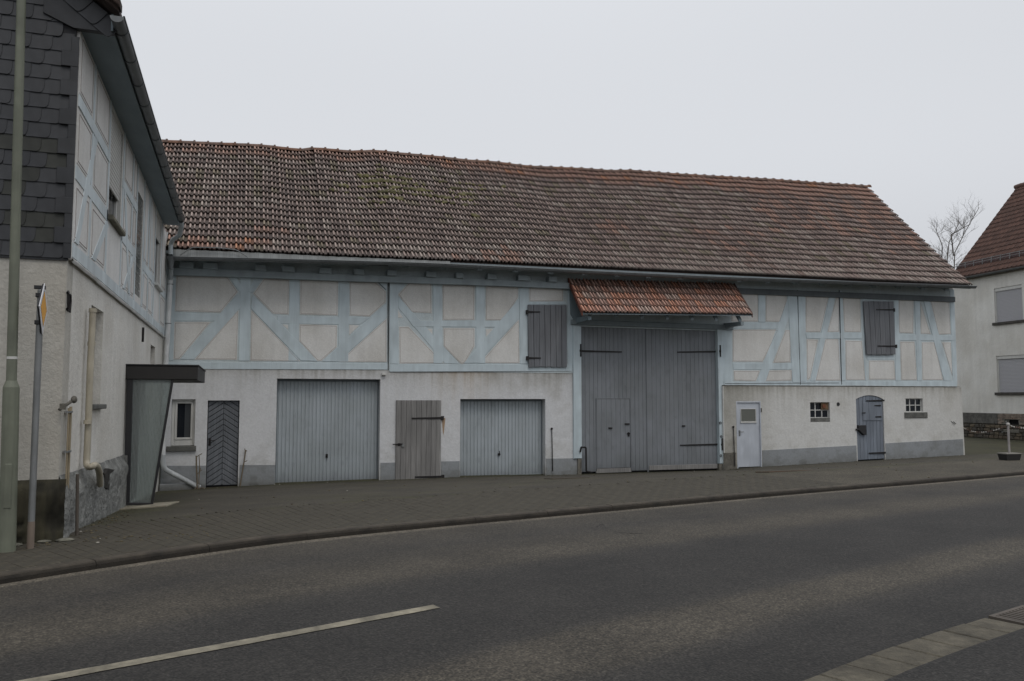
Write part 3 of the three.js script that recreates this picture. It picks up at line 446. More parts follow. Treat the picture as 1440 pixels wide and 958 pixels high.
  const hood = add('gate_hood', [(() => { const g = grid(1, 1, (u, v) => { const p = A.clone().lerp(B, u), q = C.clone().lerp(D, u); return q.lerp(p, v).add(V(0, -.03, 0)); }); return g; })()], m.fascia, barn);
  const hc = [[.62, .36, .30], [.58, .37, .32], [.66, .46, .41], [.52, .36, .33], [.66, .36, .275], [.58, .46, .43]].map(c => tm(...c)), HR = 5, hn = 25;
  const hg = tileGeo(.31);
  for (let r = 0; r < HR; r++) for (let i = 0; i < hn; i++) {
    const u = i / hn, t = r / HR, q = C.clone().lerp(D, u).lerp(A.clone().lerp(B, u), t), q2 = C.clone().lerp(D, u).lerp(A.clone().lerp(B, u), t + .2);
    const e1 = B.clone().sub(A).normalize(), up = q2.sub(q).normalize(), nn = e1.clone().cross(up).normalize(), e2 = nn.clone().cross(e1);
    const e = new THREE.Mesh(hg, hc[Math.floor(R() * 6)]); e.name = 'roof_tile'; e.quaternion.setFromRotationMatrix(new THREE.Matrix4().makeBasis(e1, e2, nn)); e.rotateX(-.14 + rr(-.01, .01)); e.position.copy(q).addScaledVector(nn, .045).sub(off); e.castShadow = e.receiveShadow = true; hood.add(e);
  }
  const rim = (P0, P1, x0, x1) => slabX([[P0.z, P0.y + .06], [P1.z, P1.y + .06], [P1.z, P1.y - .07], [P0.z, P0.y - .09]], x0, x1);
  add('verge', rim(A, C, A.x - .03, A.x + .0), mat(.32, .12, .085, { map: T.stone }), hood); add('verge', rim(B, D, B.x + .0, B.x + .03), mat(.1, .06, .05), hood);
  add('lining', bx(A.x + .06, B.x - .06, O.gate.y1 + .005, O.gate.y1 + .15, .0, .09, .01), m.fascia, hood);
  for (let i = 0; i < 7; i++) { const x = lerp(A.x + .25, B.x - .35, i / 6); add('rafter', slabX([[.07, A.y - .25], [.07, A.y - .1], [C.z - .22, C.y + .02], [C.z - .22, C.y - .06]], x, x + .1), m.fascia, hood); }
  const br = (x, w) => slabX([[0.01, O.gate.y1 + .02], [0.01, O.gate.y1 + .2], [C.z - .12, C.y - .06], [C.z - .12, C.y - .16], [.25, O.gate.y1 + .06]], x, x + w);
  add('bracket', br(A.x + .2, .1), m.soffit, hood); add('bracket', br(B.x - .35, .1), m.fascia, hood);
  add('side_board', slab([[A.x + .01, A.y - .05], [A.x + .2, A.y - .05], [A.x + .4, O.gate.y1 + .16], [A.x + .4, O.gate.y1 + .02], [A.x + .3, O.gate.y1 + .01], [A.x + .16, O.gate.y1 + .1], [A.x + .05, O.gate.y1 + .3]], .03, .06, .006), m.soffit, hood);
}
// planks side by side between two heights
function planks(name, parent, x0, x1, n, yb, yt, z0, z1, mats, gap = .006, jit = .004) {
  const w = (x1 - x0) / n;
  for (let i = 0; i < n; i++) { const a = x0 + i * w + gap / 2, b = x0 + (i + 1) * w - gap / 2, dz = rr(-jit, jit); add(name, slab([[a, yb(a)], [b, yb(b)], [b, yt(b)], [a, yt(a)]], z0, z1 + dz, .005), mats[Math.floor(R() * mats.length)], parent); }
}
const K = (v) => () => v;
const strap = (a, b, z, h = .045) => [slab([[a[0], a[1] - h / 2], [b[0], b[1] - h * .32], [b[0], b[1] + h * .32], [a[0], a[1] + h / 2]].map(q => q), z, z + .012, .003)];
const P2 = (x, y, z = 0) => { const p = F(x, y, z); return [p.x, p.y]; };
{ // small window
  const o = O.win, w = add('window', [bx(o.x0, o.x0 + .07, o.y0, o.y1, -.2, -.1, .01), bx(o.x1 - .05, o.x1, o.y0, o.y1, -.2, -.1, .01), bx(o.x0 + .07, o.x1 - .05, o.y1 - .05, o.y1, -.2, -.1, .01), bx(o.x0 + .07, o.x1 - .05, o.y0, o.y0 + .14, -.2, -.1, .01)], m.frame, barn);
  add('sash', [bx(o.x0 + .07, o.x0 + .12, o.y0 + .14, o.y1 - .05, -.19, -.085, .01), bx(o.x1 - .1, o.x1 - .05, o.y0 + .14, o.y1 - .05, -.19, -.085, .01), bx(o.x0 + .12, o.x1 - .1, o.y1 - .1, o.y1 - .05, -.19, -.085, .01), bx(o.x0 + .12, o.x1 - .1, o.y0 + .14, o.y0 + .19, -.19, -.085, .01)], m.frame, w);
  add('pane', bx(o.x0 + .12, o.x1 - .1, o.y0 + .19, o.y1 - .1, -.16, -.15), m.pane, w);
  add('curtain', bx(o.x0 + .28, o.x1 - .1, o.y0 + .19, o.y1 - .1, -.149, -.147), mat(.045, .05, .055, { rough: .3 }), w);
  add('sill', bx(o.x0 - .08, o.x1 + .04, o.y0 - .12, o.y0, -.2, .07, .012), m.sill, w);
}
{ // herringbone door
  const o = O.chev, d = add('herringbone_door', bx(o.x0, o.x1, o.y0 - .1, o.y1, -.2, -.12), m.dark, barn), xc = (o.x0 + o.x1) / 2, sl = .68, st = .128;
  const clip = (p, f) => { const out = []; p.forEach((a, i) => { const b = p[(i + 1) % p.length], fa = f(a), fb = f(b); if (fa >= 0) out.push(a); if (fa * fb < 0) { const t = fa / (fa - fb); out.push([lerp(a[0], b[0], t), lerp(a[1], b[1], t)]); } }); return out; };
  for (let c = o.y0 - .1; c < o.y1 + .4; c += st) for (const s of [-1, 1]) {
    const xe = s < 0 ? o.x0 + .015 : o.x1 - .015, xm = xc + s * .003, f = (x, y) => y - sl * Math.abs(x - xc); let q = [[xm, f(xm, c)], [xe, f(xe, c)], [xe, f(xe, c + st - .012)], [xm, f(xm, c + st - .012)]];
    q = clip(clip(q, a => a[1] - o.y0 - .01), a => o.y1 - .015 - a[1]); if (q.length > 2 && Math.abs(area(q)) > .004) add('board', slab(q, -.12, -.085 + rr(-.003, .003), .008), m.chev[Math.floor(R() * 3)], d);
  }
  const h = P2(295, 621, -.08); add('handle', [bx(h[0] - .03, h[0] + .02, h[1] - .1, h[1] + .08, -.09, -.07, .004), rod(V(h[0], h[1] + .02, -.03), V(h[0] + .12, h[1] + .02, -.03), .01), rod(V(h[0], h[1] + .02, -.08), V(h[0], h[1] + .02, -.025), .01)], m.iron, d);
}
function garage(o, n, label) {
  const z = -.24, p = [], pitch = (o.x1 - o.x0 - .06) / n, x0 = o.x0 + .03;
  for (let i = 0; i < n; i++) { const a = x0 + i * pitch; p.push([a, z], [a + pitch * .12, z - .016], [a + pitch * .3, z - .016], [a + pitch * .42, z]); } p.push([x0 + n * pitch, z]);
  const pos = [], y0 = o.y0 - .02, y1 = o.y1; for (let i = 0; i < p.length - 1; i++) { const [a, za] = p[i], [b, zb] = p[i + 1]; for (const q of [[a, y0, za], [b, y0, zb], [b, y1, zb], [a, y0, za], [b, y1, zb], [a, y1, za]]) pos.push(...q); }
  const g = new THREE.BufferGeometry(); g.setAttribute('position', new THREE.Float32BufferAttribute(pos, 3)); g.computeVertexNormals();
  const d = add('garage_door', [g, bx(o.x0, o.x1, o.y0 - .1, o.y1, z - .08, z - .04)], m.garage, barn); d.userData.label = label;
  add('door_frame', [bx(o.x0, o.x0 + .035, y0, o.y1, z - .03, z + .02), bx(o.x1 - .035, o.x1, y0, o.y1, z - .03, z + .02), bx(o.x0 + .035, o.x1 - .035, o.y1 - .06, o.y1, z - .03, z + .012)], mat(.2, .23, .25, { map: T.paint }), d);
  add('bottom_rail', bx(o.x0 + .035, o.x1 - .035, y0, y0 + .05, z - .01, z + .01), m.blueDark, d); return d;
}
{
  const g1 = garage(O.gar1, 27, 'wide ribbed grey up-and-over door'), h1 = P2(460.5, 640.5, -.22); add('handle', [bx(h1[0] - .045, h1[0] + .01, h1[1] - .06, h1[1] + .03, -.24, -.22, .004), rod(V(h1[0] - .02, h1[1], -.23), V(h1[0] - .02, h1[1], -.18), .014), rod(V(h1[0] - .02, h1[1] + .04, -.18), V(h1[0] - .02, h1[1] - .06, -.18), .012)], m.iron, g1);
  const g2 = garage(O.gar2, 24, 'narrower ribbed grey up-and-over door'), h2 = P2(702, 638, -.22); add('handle', [new THREE.CylinderGeometry(.035, .035, .03, 12).rotateX(Math.PI / 2).translate(h2[0], h2[1] - .02, -.225), rod(V(h2[0], h2[1] - .02, -.23), V(h2[0], h2[1] - .02, -.17), .014), rod(V(h2[0], h2[1] + .07, -.2), V(h2[0], h2[1] - .03, -.17), .012)], m.iron, g2);
}
{ // grey weathered plank door
  const o = O.plank, d = add('plank_door', bx(o.x0 + .01, o.x1 - .01, o.y0 + .03, o.y1 - .03, 0.002, .015), m.dark, barn);
  planks('plank', d, o.x0, o.x1, 9, x => o.y0 + .02 * (x - o.x0) + .02, K(o.y1), .01, .045, m.grey, .005, .003);
  const hs = [[[579, 588.5], [620.5, 588]], [[583.5, 671], [621, 670.5]]];
  for (const [a, b] of hs) add('hinge', [...strap(P2(...b, .04), P2(...a, .04), .047, .055), bx(P2(...b)[0] - .02, P2(...b)[0] + .06, P2(...b)[1] - .05, P2(...b)[1] + .05, .02, .058, .005)], m.iron, d);
  const l = P2(560, 625, .05); add('latch', [rod(V(l[0] - .14, l[1], .065), V(l[0] + .1, l[1] + .01, .065), .014), bx(l[0] - .01, l[0] + .05, l[1] - .04, l[1] + .03, .045, .06, .004)], m.iron, d);
  add('padlock', [bx(l[0] + .09, l[0] + .15, l[1] - .07, l[1] - .01, .05, .08, .006), tube([V(l[0] + .1, l[1] - .01, .065), V(l[0] + .12, l[1] + .03, .065), V(l[0] + .14, l[1] - .01, .065)], .006, 4, 6)], m.galv, d);
  const r = P2(623, 590), r2 = P2(623, 612); add('rust_stain', slab([[r[0] - .03, r[1] + .05], [r[0] + .06, r[1] + .03], [r[0] + .05, r[1] - .1], [r[0] + .015, r2[1]], [r[0] - .01, r2[1] + .1]], 0, .0025), mat(.42, .3, .2, { map: T.plaster }), d);
}
{ // the barn gate: two leaves of narrow boards, a wicket door in the left one
  const o = O.gate, d = add('barn_gate', bx(o.x0 - .02, o.x1 + .02, o.y0 - .1, o.y1 + .02, -.2, -.13), m.dark, barn);
  const xm = F(910.5, 560, -.06).x, w = rectF(839.5, 561, 887, 662.5, -.04);
  const bottom = (x) => groundY(x, .05) + .05;
  const lw = 13, x0 = o.x0 + .01, bw = (xm - .012 - x0) / 16;
  for (let i = 0; i < 16; i++) {
    const a = x0 + i * bw + .002, b = x0 + (i + 1) * bw - .002, mid = (a + b) / 2, inW = mid > w.x0 - .01 && mid < w.x1 + .01, dz = rr(-.002, .002), mm = m.gate[Math.floor(R() * 4)];
    add('board', slab([[a, inW ? w.y1 + .012 : bottom(a)], [b, inW ? w.y1 + .012 : bottom(b)], [b, o.y1], [a, o.y1]], -.13, -.075 + dz, .004), mm, d);
  }
  const x2 = xm + .012, b2 = (o.x1 - .01 - x2) / 16; for (let i = 0; i < 16; i++) { const a = x2 + i * b2 + .002, b = x2 + (i + 1) * b2 - .002; add('board', slab([[a, bottom(a) + .02], [b, bottom(b) + .02], [b, o.y1], [a, o.y1]], -.13, -.07 + rr(-.002, .002), .004), m.gate[Math.floor(R() * 4)], d); }
  add('weather_board', slab([[x2 + .01, bottom(x2) + .0], [o.x1 - .01, bottom(o.x1)], [o.x1 - .01, bottom(o.x1) + .13], [x2 + .01, bottom(x2) + .13]], -.07, -.045, .006), m.grey[1], d);
  add('cover_strip', bx(xm - .03, xm + .015, o.y0, o.y1, -.075, -.05, .006), m.gate[1], d);
  const wb = (w.x1 - w.x0 - .02) / 7, wf = bottom(w.x0) + .02; for (let i = 0; i < 7; i++) add('wicket_board', bx(w.x0 + .01 + i * wb + .0015, w.x0 + .01 + (i + 1) * wb - .0015, wf + .07, w.y1 - .008, -.13, -.06 + rr(-.0015, .0015), .003), m.gate[2], d);
  add('threshold', bx(w.x0 - .02, w.x1 + .02, wf - .06, wf + .06, -.13, -.055, .005), m.grey[0], d);
  add('wicket_frame', [bx(w.x0 - .018, w.x0, wf, w.y1 + .02, -.09, -.055, .003), bx(w.x1, w.x1 + .018, wf, w.y1 + .02, -.09, -.055, .003), bx(w.x0, w.x1, w.y1, w.y1 + .02, -.09, -.053, .003)], m.gate[0], d);
  const hin = (a, b, pin) => { const A = P2(...a, -.06), B = P2(...b, -.06); add('hinge', [...strap(A, B, -.06, .05), rod(V(A[0], A[1] - .16, .075), V(A[0], A[1] + .18, .075), .02), bx(A[0] - .03, A[0] + .03, A[1] - .03, A[1] + .03, -.05, .07)], m.iron, d); };
  hin([814, 493.7], [874.5, 495]); hin([1009.5, 494.5], [952.4, 495.3]); hin([1012, 625], [956.5, 626.3]);
  const bar = [[816, 636], [817.5, 629], [824, 629.5], [824.5, 663], [832, 664.5]].map(q => { const p = P2(...q, .085); return V(p[0], p[1], .085); }); add('gate_stop', bar.slice(1).map((q, i) => rod(bar[i], q, .024)), m.iron, d);
  const sq = (x, y, w2, h2) => { const p = P2(x, y, -.05); return bx(p[0] - w2, p[0] + w2, p[1] - h2, p[1] + h2, -.06, -.035, .004); };
  add('lock_plate', sq(858.5, 602.3, .055, .022), m.iron, d); add('lock_plate', sq(961.5, 599.2, .05, .02), m.iron, d);
  add('latch', [sq(882, 596.5, .07, .022), sq(884, 611, .022, .06), sq(884, 610, .05, .015)], m.iron, d);
  // painted posts either side
  const post = (xa, xb, yt, yb, z) => { const a = rectF(xa, yt, xb, yb, z); return bx(a.x0, a.x1, a.y0, a.y1, -.12, z + .03, .008); };
  add('gate_post', post(806, 817.3, 458, 645, .03), m.blue, barn); add('gate_post', post(1010, 1017.2, 460, 652, .03), m.blue, barn);
  add('post_foot', post(812, 817.5, 645.3, 669, .02), m.concrete, barn); add('post_foot', post(1011, 1017.5, 652.5, 664, .02), m.concrete, barn);
  const pk = P2(1013, 602.5, .06); for (const [x, y, r] of [[1012.8, 595, .03], [1014, 614, .026], [1013.5, 641, .03]]) { const p = P2(x, y, .06); add('iron_staple', new THREE.TorusGeometry(r, .009, 6, 12).translate(p[0], p[1], .07), m.iron, barn); }
}
function shutter(name, q, n, hinges, side, label) { // q: four corners bottom-left, bottom-right, top-right, top-left
  const d = add('shutter', slab(inset(ccw(q), .02), .03, .05), m.dark, barn); d.userData.label = label;
  for (let i = 0; i < n; i++) { const a = i / n + .004, b = (i + 1) / n - .004, L = (A, B, t) => [lerp(A[0], B[0], t), lerp(A[1], B[1], t)]; add('plank', slab([L(q[0], q[1], a), L(q[0], q[1], b), L(q[3], q[2], b), L(q[3], q[2], a)].map((v, k) => [v[0], v[1] + (k < 2 ? rr(-.012, .012) : 0)]), .05, .08 + rr(-.004, .004), .006), m.shutter[Math.floor(R() * 3)], d); }
  for (const [a, b] of hinges) add('hinge', [...strap(P2(...a, .08), P2(...b, .08), .084, .05), bx(P2(...a, .08)[0] - .03, P2(...a, .08)[0] + .03, P2(...a, .08)[1] - .06, P2(...a, .08)[1] + .05, .03, .1, .005)], m.iron, d);
}
shutter('shutter', pxy(c4([[412, 882], [718, 880], [715, 390], [405, 388]]), .06), 7, [[[741.5, 438.8], [759.5, 438.8]], [[742, 503.6], [760.5, 503.6]]], -1, 'grey plank shutter left of the gate');
shutter('shutter', pxy([[1218.5, 498.8], [1259.3, 499], [1256.4, 424], [1214, 423.7]], .06), 6, [[[1257.5, 435.8], [1232, 435.6]], [[1260.5, 487], [1234, 486.7]]], 1, 'grey plank shutter hanging askew at the right');
{ // white metal door
  const o = O.wdoor, d = add('white_door', bx(o.x0 + .035, o.x1 - .035, o.y0 + .03, o.y1 - .035, ZR - .08, ZR - .03, .008), m.door, barn);
  add('door_frame', [bx(o.x0, o.x0 + .04, o.y0 - .05, o.y1, ZR - .1, ZR + .008, .006), bx(o.x1 - .04, o.x1, o.y0 - .05, o.y1, ZR - .1, ZR + .008, .006), bx(o.x0 + .04, o.x1 - .04, o.y1 - .04, o.y1, ZR - .1, ZR + .006, .006)], m.door, d);
  const p = rectF(1043, 575.8, 1063, 592.7, ZR); add('window_frame', [bx(p.x0 - .03, p.x1 + .03, p.y0 - .05, p.y0, ZR - .04, ZR - .005, .004), bx(p.x0 - .02, p.x0, p.y0, p.y1, ZR - .04, ZR - .012, .004), bx(p.x1, p.x1 + .02, p.y0, p.y1, ZR - .04, ZR - .012, .004), bx(p.x0 - .02, p.x1 + .02, p.y1, p.y1 + .02, ZR - .04, ZR - .012, .004)], m.frame, d); add('pane', bx(p.x0, p.x1, p.y0, p.y1, ZR - .035, ZR - .025), mat(.13, .135, .12, { rough: .25 }), d);
  const h = P2(1041, 607.5, ZR); add('handle', [bx(h[0] - .03, h[0] + .02, h[1] - .12, h[1] + .05, ZR - .03, ZR - .015, .004), rod(V(h[0], h[1], ZR + .02), V(h[0] + .11, h[1], ZR + .02), .01), rod(V(h[0], h[1], ZR - .02), V(h[0], h[1], ZR + .02), .01)], m.galv, d);
  const h2 = P2(1070.6, 577, ZR); add('hinge', rod(V(h2[0] - .01, h2[1] - .06, ZR + .015), V(h2[0] - .01, h2[1] + .06, ZR + .015), .014), m.iron, d);
}
{ // round-headed plank door with a hatch in it
  const o = O.arch, d = add('arched_door', bx(o.x0 + .02, o.x1 - .02, o.y0 - .05, o.y1 - .15, ZR - .08, ZR - .05), m.dark, barn), top = (x) => o.y1 - .008 - .12 * Math.pow(2 * (x - o.x0) / (o.x1 - o.x0) - 1, 2);
  planks('plank', d, o.x0 + .008, o.x1 - .008, 8, x => groundY(x, .15) + .03, top, ZR - .06, ZR - .025, m.arch, .005, .003);
  const h = rectF(1214, 565, 1241.5, 591.5, ZR); add('hatch', [bx(h.x0, h.x0 + .0 + (h.x1 - h.x0) * .3, h.y0, h.y1 - .02, ZR - .03, ZR - .008, .004), bx(h.x0 + (h.x1 - h.x0) * .3 + .006, h.x1 - .02, h.y0, h.y1 - .02, ZR - .03, ZR - .006, .004)], m.arch[2], d);
  const hg = (a, b, t = .05) => { add('hinge', strap(P2(...a, ZR), P2(...b, ZR), ZR - .004, t), m.iron, d); };
  hg([1244, 563.3], [1218.5, 563.8], .05); hg([1239, 570.5], [1230, 570.5], .045); hg([1239.5, 586.2], [1231.3, 586.4], .05); hg([1247.5, 636.7], [1222, 637.5], .055); hg([1217.2, 580.6], [1212.5, 581], .035);
  const l = P2(1212, 604, ZR); add('lock_box', [slab([[l[0] - .16, l[1] + .13], [l[0] + .13, l[1] + .13], [l[0] + .13, l[1] - .17], [l[0] + .02, l[1] - .17], [l[0] - .16, l[1] - .02]], ZR - .02, ZR + .06, .012), rod(V(l[0] - .24, l[1] + .0, ZR + .03), V(l[0] - .14, l[1] + .0, ZR + .03), .03)], m.black, d);
}
function barred(o, rows, cols, label, broken) {
  const z = ZR - .07, d = add('barred_window', bx(o.x0, o.x1, o.y0, o.y1, z - .05, z - .035), m.dark, barn); d.userData.label = label;
  const f = .022, yb = broken ? o.y0 + .12 : o.y0; add('window_frame', [bx(o.x0, o.x0 + f, yb, o.y1, z - .03, z, .004), bx(o.x1 - f, o.x1, yb, o.y1, z - .03, z, .004), bx(o.x0 + f, o.x1 - f, o.y1 - f, o.y1, z - .03, z, .004), bx(o.x0 + f, o.x1 - f, yb, yb + f, z - .03, z, .004)], m.frame, d);
  const w = (o.x1 - o.x0) / cols, h = (o.y1 - yb) / rows;
  for (let i = 0; i < cols; i++) for (let j = 0; j < rows; j++) { if (broken && i === cols - 1 && j === rows - 1) continue; add('pane', bx(o.x0 + i * w + .012, o.x0 + (i + 1) * w - .012, yb + j * h + .012, yb + (j + 1) * h - .012, z - .025, z - .018), m.pane, d); }
  for (let i = 1; i < cols; i++) add('glazing_bar', bx(o.x0 + i * w - .015, o.x0 + i * w + .015, yb + f, o.y1 - f, z - .03, z + .002 * i, .004), m.frame, d);
  for (let j = 1; j < rows; j++) add('glazing_bar', bx(o.x0 + f, o.x1 - f, yb + j * h - .013, yb + j * h + .013, z - .028, z - .003, .004), m.frame, d);
  return { d, w, h, yb, z };
}
{
  const b = barred(O.bar1, 2, 3, 'small six-pane window with a rusty plate in one pane', true), o = O.bar1;
  add('sill', bx(o.x0, o.x1, o.y0, o.y0 + .12, ZR - .12, ZR - .02, .01), m.sill, b.d);
  add('rusty_plate', bx(o.x1 - b.w * 1.15, o.x1 - .01, o.y1 - b.h * .95, o.y1 + .02, ZR - .07, ZR - .04, .004), mat(.3, .2, .12, { map: T.stone }), b.d);
  add('vent_hole', new THREE.CylinderGeometry(.065, .065, .02, 14).rotateX(Math.PI / 2).translate(o.x1 - b.w * .75, o.y1 - b.h * .5, ZR - .035), m.rust, b.d);
  const c = barred(O.bar2, 2, 3, 'small six-pane window above a rough stone sill at the right end', false); add('sill', (() => { const s = rectF(1272, 580, 1304, 588, ZR); return bx(s.x0, s.x1, s.y0, s.y1, ZR - .1, ZR + .03, .012); })(), m.sill, c.d);
  const v = P2(1178.8, 568.5, ZR); add('wall_vent', [new THREE.TorusGeometry(.045, .014, 6, 16).translate(v[0], v[1], ZR + .004), new THREE.CylinderGeometry(.045, .045, .01, 14).rotateX(Math.PI / 2).translate(v[0], v[1], ZR)], m.black, barn);
  const s = P2(539.5, 526.5); add('bracket', bx(s[0] - .05, s[0] + .05, s[1] - .025, s[1] + .025, 0, .08, .006), m.frame, barn);
}
{ // downpipe in the corner, laid across the wall at its foot
  const gx = -1.2, pts = [V(gx - .02, 5.29, 1.75), V(gx - .1, 5.14, 1.5), V(-1.42, 5.02, .7), V(-1.46, 4.9, .55)];
  const at = (x, y, z) => { const p = F(x, y, z); return V(p.x, p.y, z); };
  const pr = add('downpipe', [tube([V(-1.25, 5.3, 1.66), V(-1.25, 5.22, 1.55), at(252, 331, 1.1), at(243, 337, .8), at(240, 344, .7), at(240, 358, .7)], .05, 8, 10), tube([at(240.5, 369, .7), at(240.3, 380, .5), at(239.8, 392, .28)], .05, 8, 10)], m.zincLight, barn); add('lower_pipe', tube([at(239.8, 391, .26), at(238.5, 410, .25), at(236, 460, .25), at(232.5, 520, .25), at(229.5, 590, .25), at(228.8, 640, .25)], .058, 8, 10), mat(.92, .94, .94, { map: T.metal, rough: .55 }), pr); add('lower_pipe', tube([at(228.8, 639, .25), at(228.8, 645, .25), at(229.5, 654, .25), at(233, 661, .25), at(252, 671, .25), at(274, 683, .25), at(281, 686, .26)], .058, 8, 10), mat(.60, .635, .645, { map: T.metal, rough: .55 }), pr);
  const h = at(240.5, 369, .7); add('hopper', [rod(h, h.clone().add(V(0, .13, 0)), .06, .1, 12), rod(h.clone().add(V(0, -.16, 0)), h, .045, .06, 12)], m.zinc, pr);
  for (const [x, y] of [[239.3, 400], [236.2, 455], [229.6, 585]]) { const p = at(x, y, .25); add('pipe_clip', new THREE.TorusGeometry(.062, .008, 6, 14).rotateX(Math.PI / 2).translate(p.x, p.y, p.z), m.zinc, pr); }
  const a = rectF(219, 681, 277, 702, .22); add('footing', bx(XL, a.x1, -1.2, a.y1, .02, .25, .012), m.plinth, barn);
}
// ------------------------------------------------------------ house on the left
const HX = -1.66, HZ = 11.02, HB = 1.2;
const house = thing('slate_house', 'house with a slate-hung gable and painted timber wall at the left edge', 'house', V(-4.5, -.2, 6));
const HXp = (x, y, X0 = HX) => { const p = hit(x, y, 'x', X0); return [p.z, p.y]; };
const eaveY = 5.3, rSlope = .8;
{
  const W1 = [8.78, 7.72, 3.84, 5.24], GB = [5.84, 5.08, 3.2, 4.9], W3 = [2.82, 1.7, 3.8, 5.2], W4 = [9.55, 8.66, 1.42, 2.6], W5 = [2.78, 1.88, 1.2, 2.56];
  const zr = (w) => [[w[0], w[2]], [w[1], w[2]], [w[1], w[3]], [w[0], w[3]]];
  add('wall', slabX([[HZ - .3, -1.2], [.0, -1.2], [.0, 2.9], [HZ - .3, 2.9]], HX - .3, HX, 0, [zr(W4), zr(W5)]), m.houseWall, house);
  add('upper_wall', slabX([[HZ - .02, 2.9], [.0, 2.9], [.0, 4.75], [HB, 5.32], [HZ - .02, 5.32]], HX - .3, HX + .03, 0, [zr(W1), zr(GB), zr(W3)]), m.whitewash, house);
  add('drip_ledge', grid(80, 2, (u, v) => { const z = lerp(HZ - .03, .1, u), w = .012 * (vnw(z * 3, 1, 7) - .5); return V(HX + .035 + .02 * (1 - Math.abs(v - .5) * 2) + w, 2.9 + w + (v - .5) * .05, z); }), m.frame, house);
  add('gable_wall', slab([[-12, -1.2], [HX, -1.2], [HX, 2.9], [-12, 2.9]], HZ - .3, HZ), m.gable, house);
  const rx = -6.3, ry = eaveY + (HX + .42 - rx) * rSlope;
  add('gable_top', slab([[-11, 2.9], [HX + .0, 2.9], [HX + .0, 5.5], [rx, ry - .15], [-11, 5.5]], HZ - .3, HZ + .012), mat(.03, .03, .033), house);
  add('end_wall', slab([[-11, 2.9], [HX - .32, 2.9], [HX - .32, 5.32], [rx, ry - .2], [-11, 5.3]], HB - .2, HB), m.houseWall, house);
  // timber on the long wall: rails, posts, braces
  const X1 = HX + .03; let bi = 0;
  const bm = (p) => add('timber_beam', slabX(p, X1 - .01, X1 + .0075 + .001 * (bi++ % 7), .003), m.bluePale, house);
  const rail = (z0, z1, y, h) => bm([[z0, y], [z1, y], [z1, y + h], [z0, y + h]]), post = (z, w0, y0 = 3.08, y1 = 5.3) => bm([[z, y0], [z - w0, y0], [z - w0, y1], [z, y1]]), brace = (za, ya, zb, yb, w) => bm([[za, ya], [za - w, ya], [zb - w, yb], [zb, yb]]);
  rail(HZ - .04, .1, 2.93, .15);
  for (const [a, b] of [[HZ - .04, 8.85], [7.65, 5.9], [5.0, 2.9], [1.65, .1]]) { rail(a, b, 3.74, .15); }
  for (const [a, b] of [[HZ - .04, 8.85], [7.65, 5.9]]) rail(a, b, 4.5, .13);
  for (const z of [10.15, 8.98, 7.66, 6.6, 6.04, 5.03, 4.1, 2.98, 1.66, .4]) post(z - .04, .085);
  brace(10.9, 3.1, 10.0, 4.5, .2); brace(9.9, 3.1, 9.0, 3.72, .25); brace(6.7, 3.1, 7.5, 4.5, .2); brace(7.3, 3.1, 6.3, 3.75, .22); brace(4.95, 3.1, 4.2, 5.25, .18); brace(3.2, 3.1, 3.9, 5.25, .18);
  // infill panels between them
  const zs = [[10.93, 10.19], [9.95, 9.02], [7.46, 6.64], [6.4, 6.08], [4.83, 4.14], [3.9, 3.02], [1.46, .44]], ys = [[3.12, 3.69], [3.92, 4.47], [4.66, 5.27]];
  for (const [a, b] of zs) ys.forEach(([c, d], k) => { if (a < 5.5 && k === 1) d = 5.27; if (a < 5.5 && k === 2) return; const q = [[a, c], [b, c], [b, d], [a, d]]; const e = add('infill_panel', slabX(q, X1 - .01, X1 + .006, .003), m.whitewash, house); const qi = ccw(q.map(([z, y]) => [-z, y])), i1 = inset(qi, .025), i2 = inset(qi, .031); add('painted_line', slab(i1, X1, X1 + .0095, 0, [i2]).rotateY(Math.PI / 2), m.line, e); });
  // windows with roller shutters
  const win = (name, w, X0, slats, sillM, label, depth = .045) => {
    const [za, zb, y0, y1] = w, xf = X0 - depth, g = add('window', [slabX([[za, y0], [za - .06, y0], [za - .06, y1], [za, y1]], xf - .05, xf, .006), slabX([[zb + .06, y0], [zb, y0], [zb, y1], [zb + .06, y1]], xf - .05, xf, .006), slabX([[za - .06, y1 - .06], [zb + .06, y1 - .06], [zb + .06, y1], [za - .06, y1]], xf - .05, xf, .006), slabX([[za - .06, y0], [zb + .06, y0], [zb + .06, y0 + .06], [za - .06, y0 + .06]], xf - .05, xf, .006)], m.frame, house); if (label) g.userData.label = label;
    add('pane', slabX([[za - .06, y0 + .06], [zb + .06, y0 + .06], [zb + .06, y1 - .06], [za - .06, y1 - .06]], xf - .04, xf - .03), m.pane, g);
    const n = Math.floor((y1 - y0) * slats / .055); for (let i = 0; i < n; i++) add('slat', slabX([[za - .03, y1 - .055 * i], [zb + .03, y1 - .055 * i], [zb + .03, y1 - .055 * i - .05], [za - .03, y1 - .055 * i - .05]], xf + .01, xf + .03, .008), m.frame, g);
    if (sillM) add('sill', slabX([[za + .05, y0 - .055], [zb - .05, y0 - .055], [zb - .05, y0 + .005], [za + .05, y0 + .005]], xf - .02, X0 + .07, .01), sillM, g); return g;
  };
  win('window', W1, HX + .03, .72, mat(.34, .33, .27, { map: T.stone }), 'upper window with its roller shutter nearly down'); win('window', W3, HX + .03, .35, m.frame, 'upper window nearest the barn');
  win('window', W4, HX, 1, m.sill, 'tall lower window with its roller shutter closed', .12); win('window', W5, HX, 0, null, null, .1);
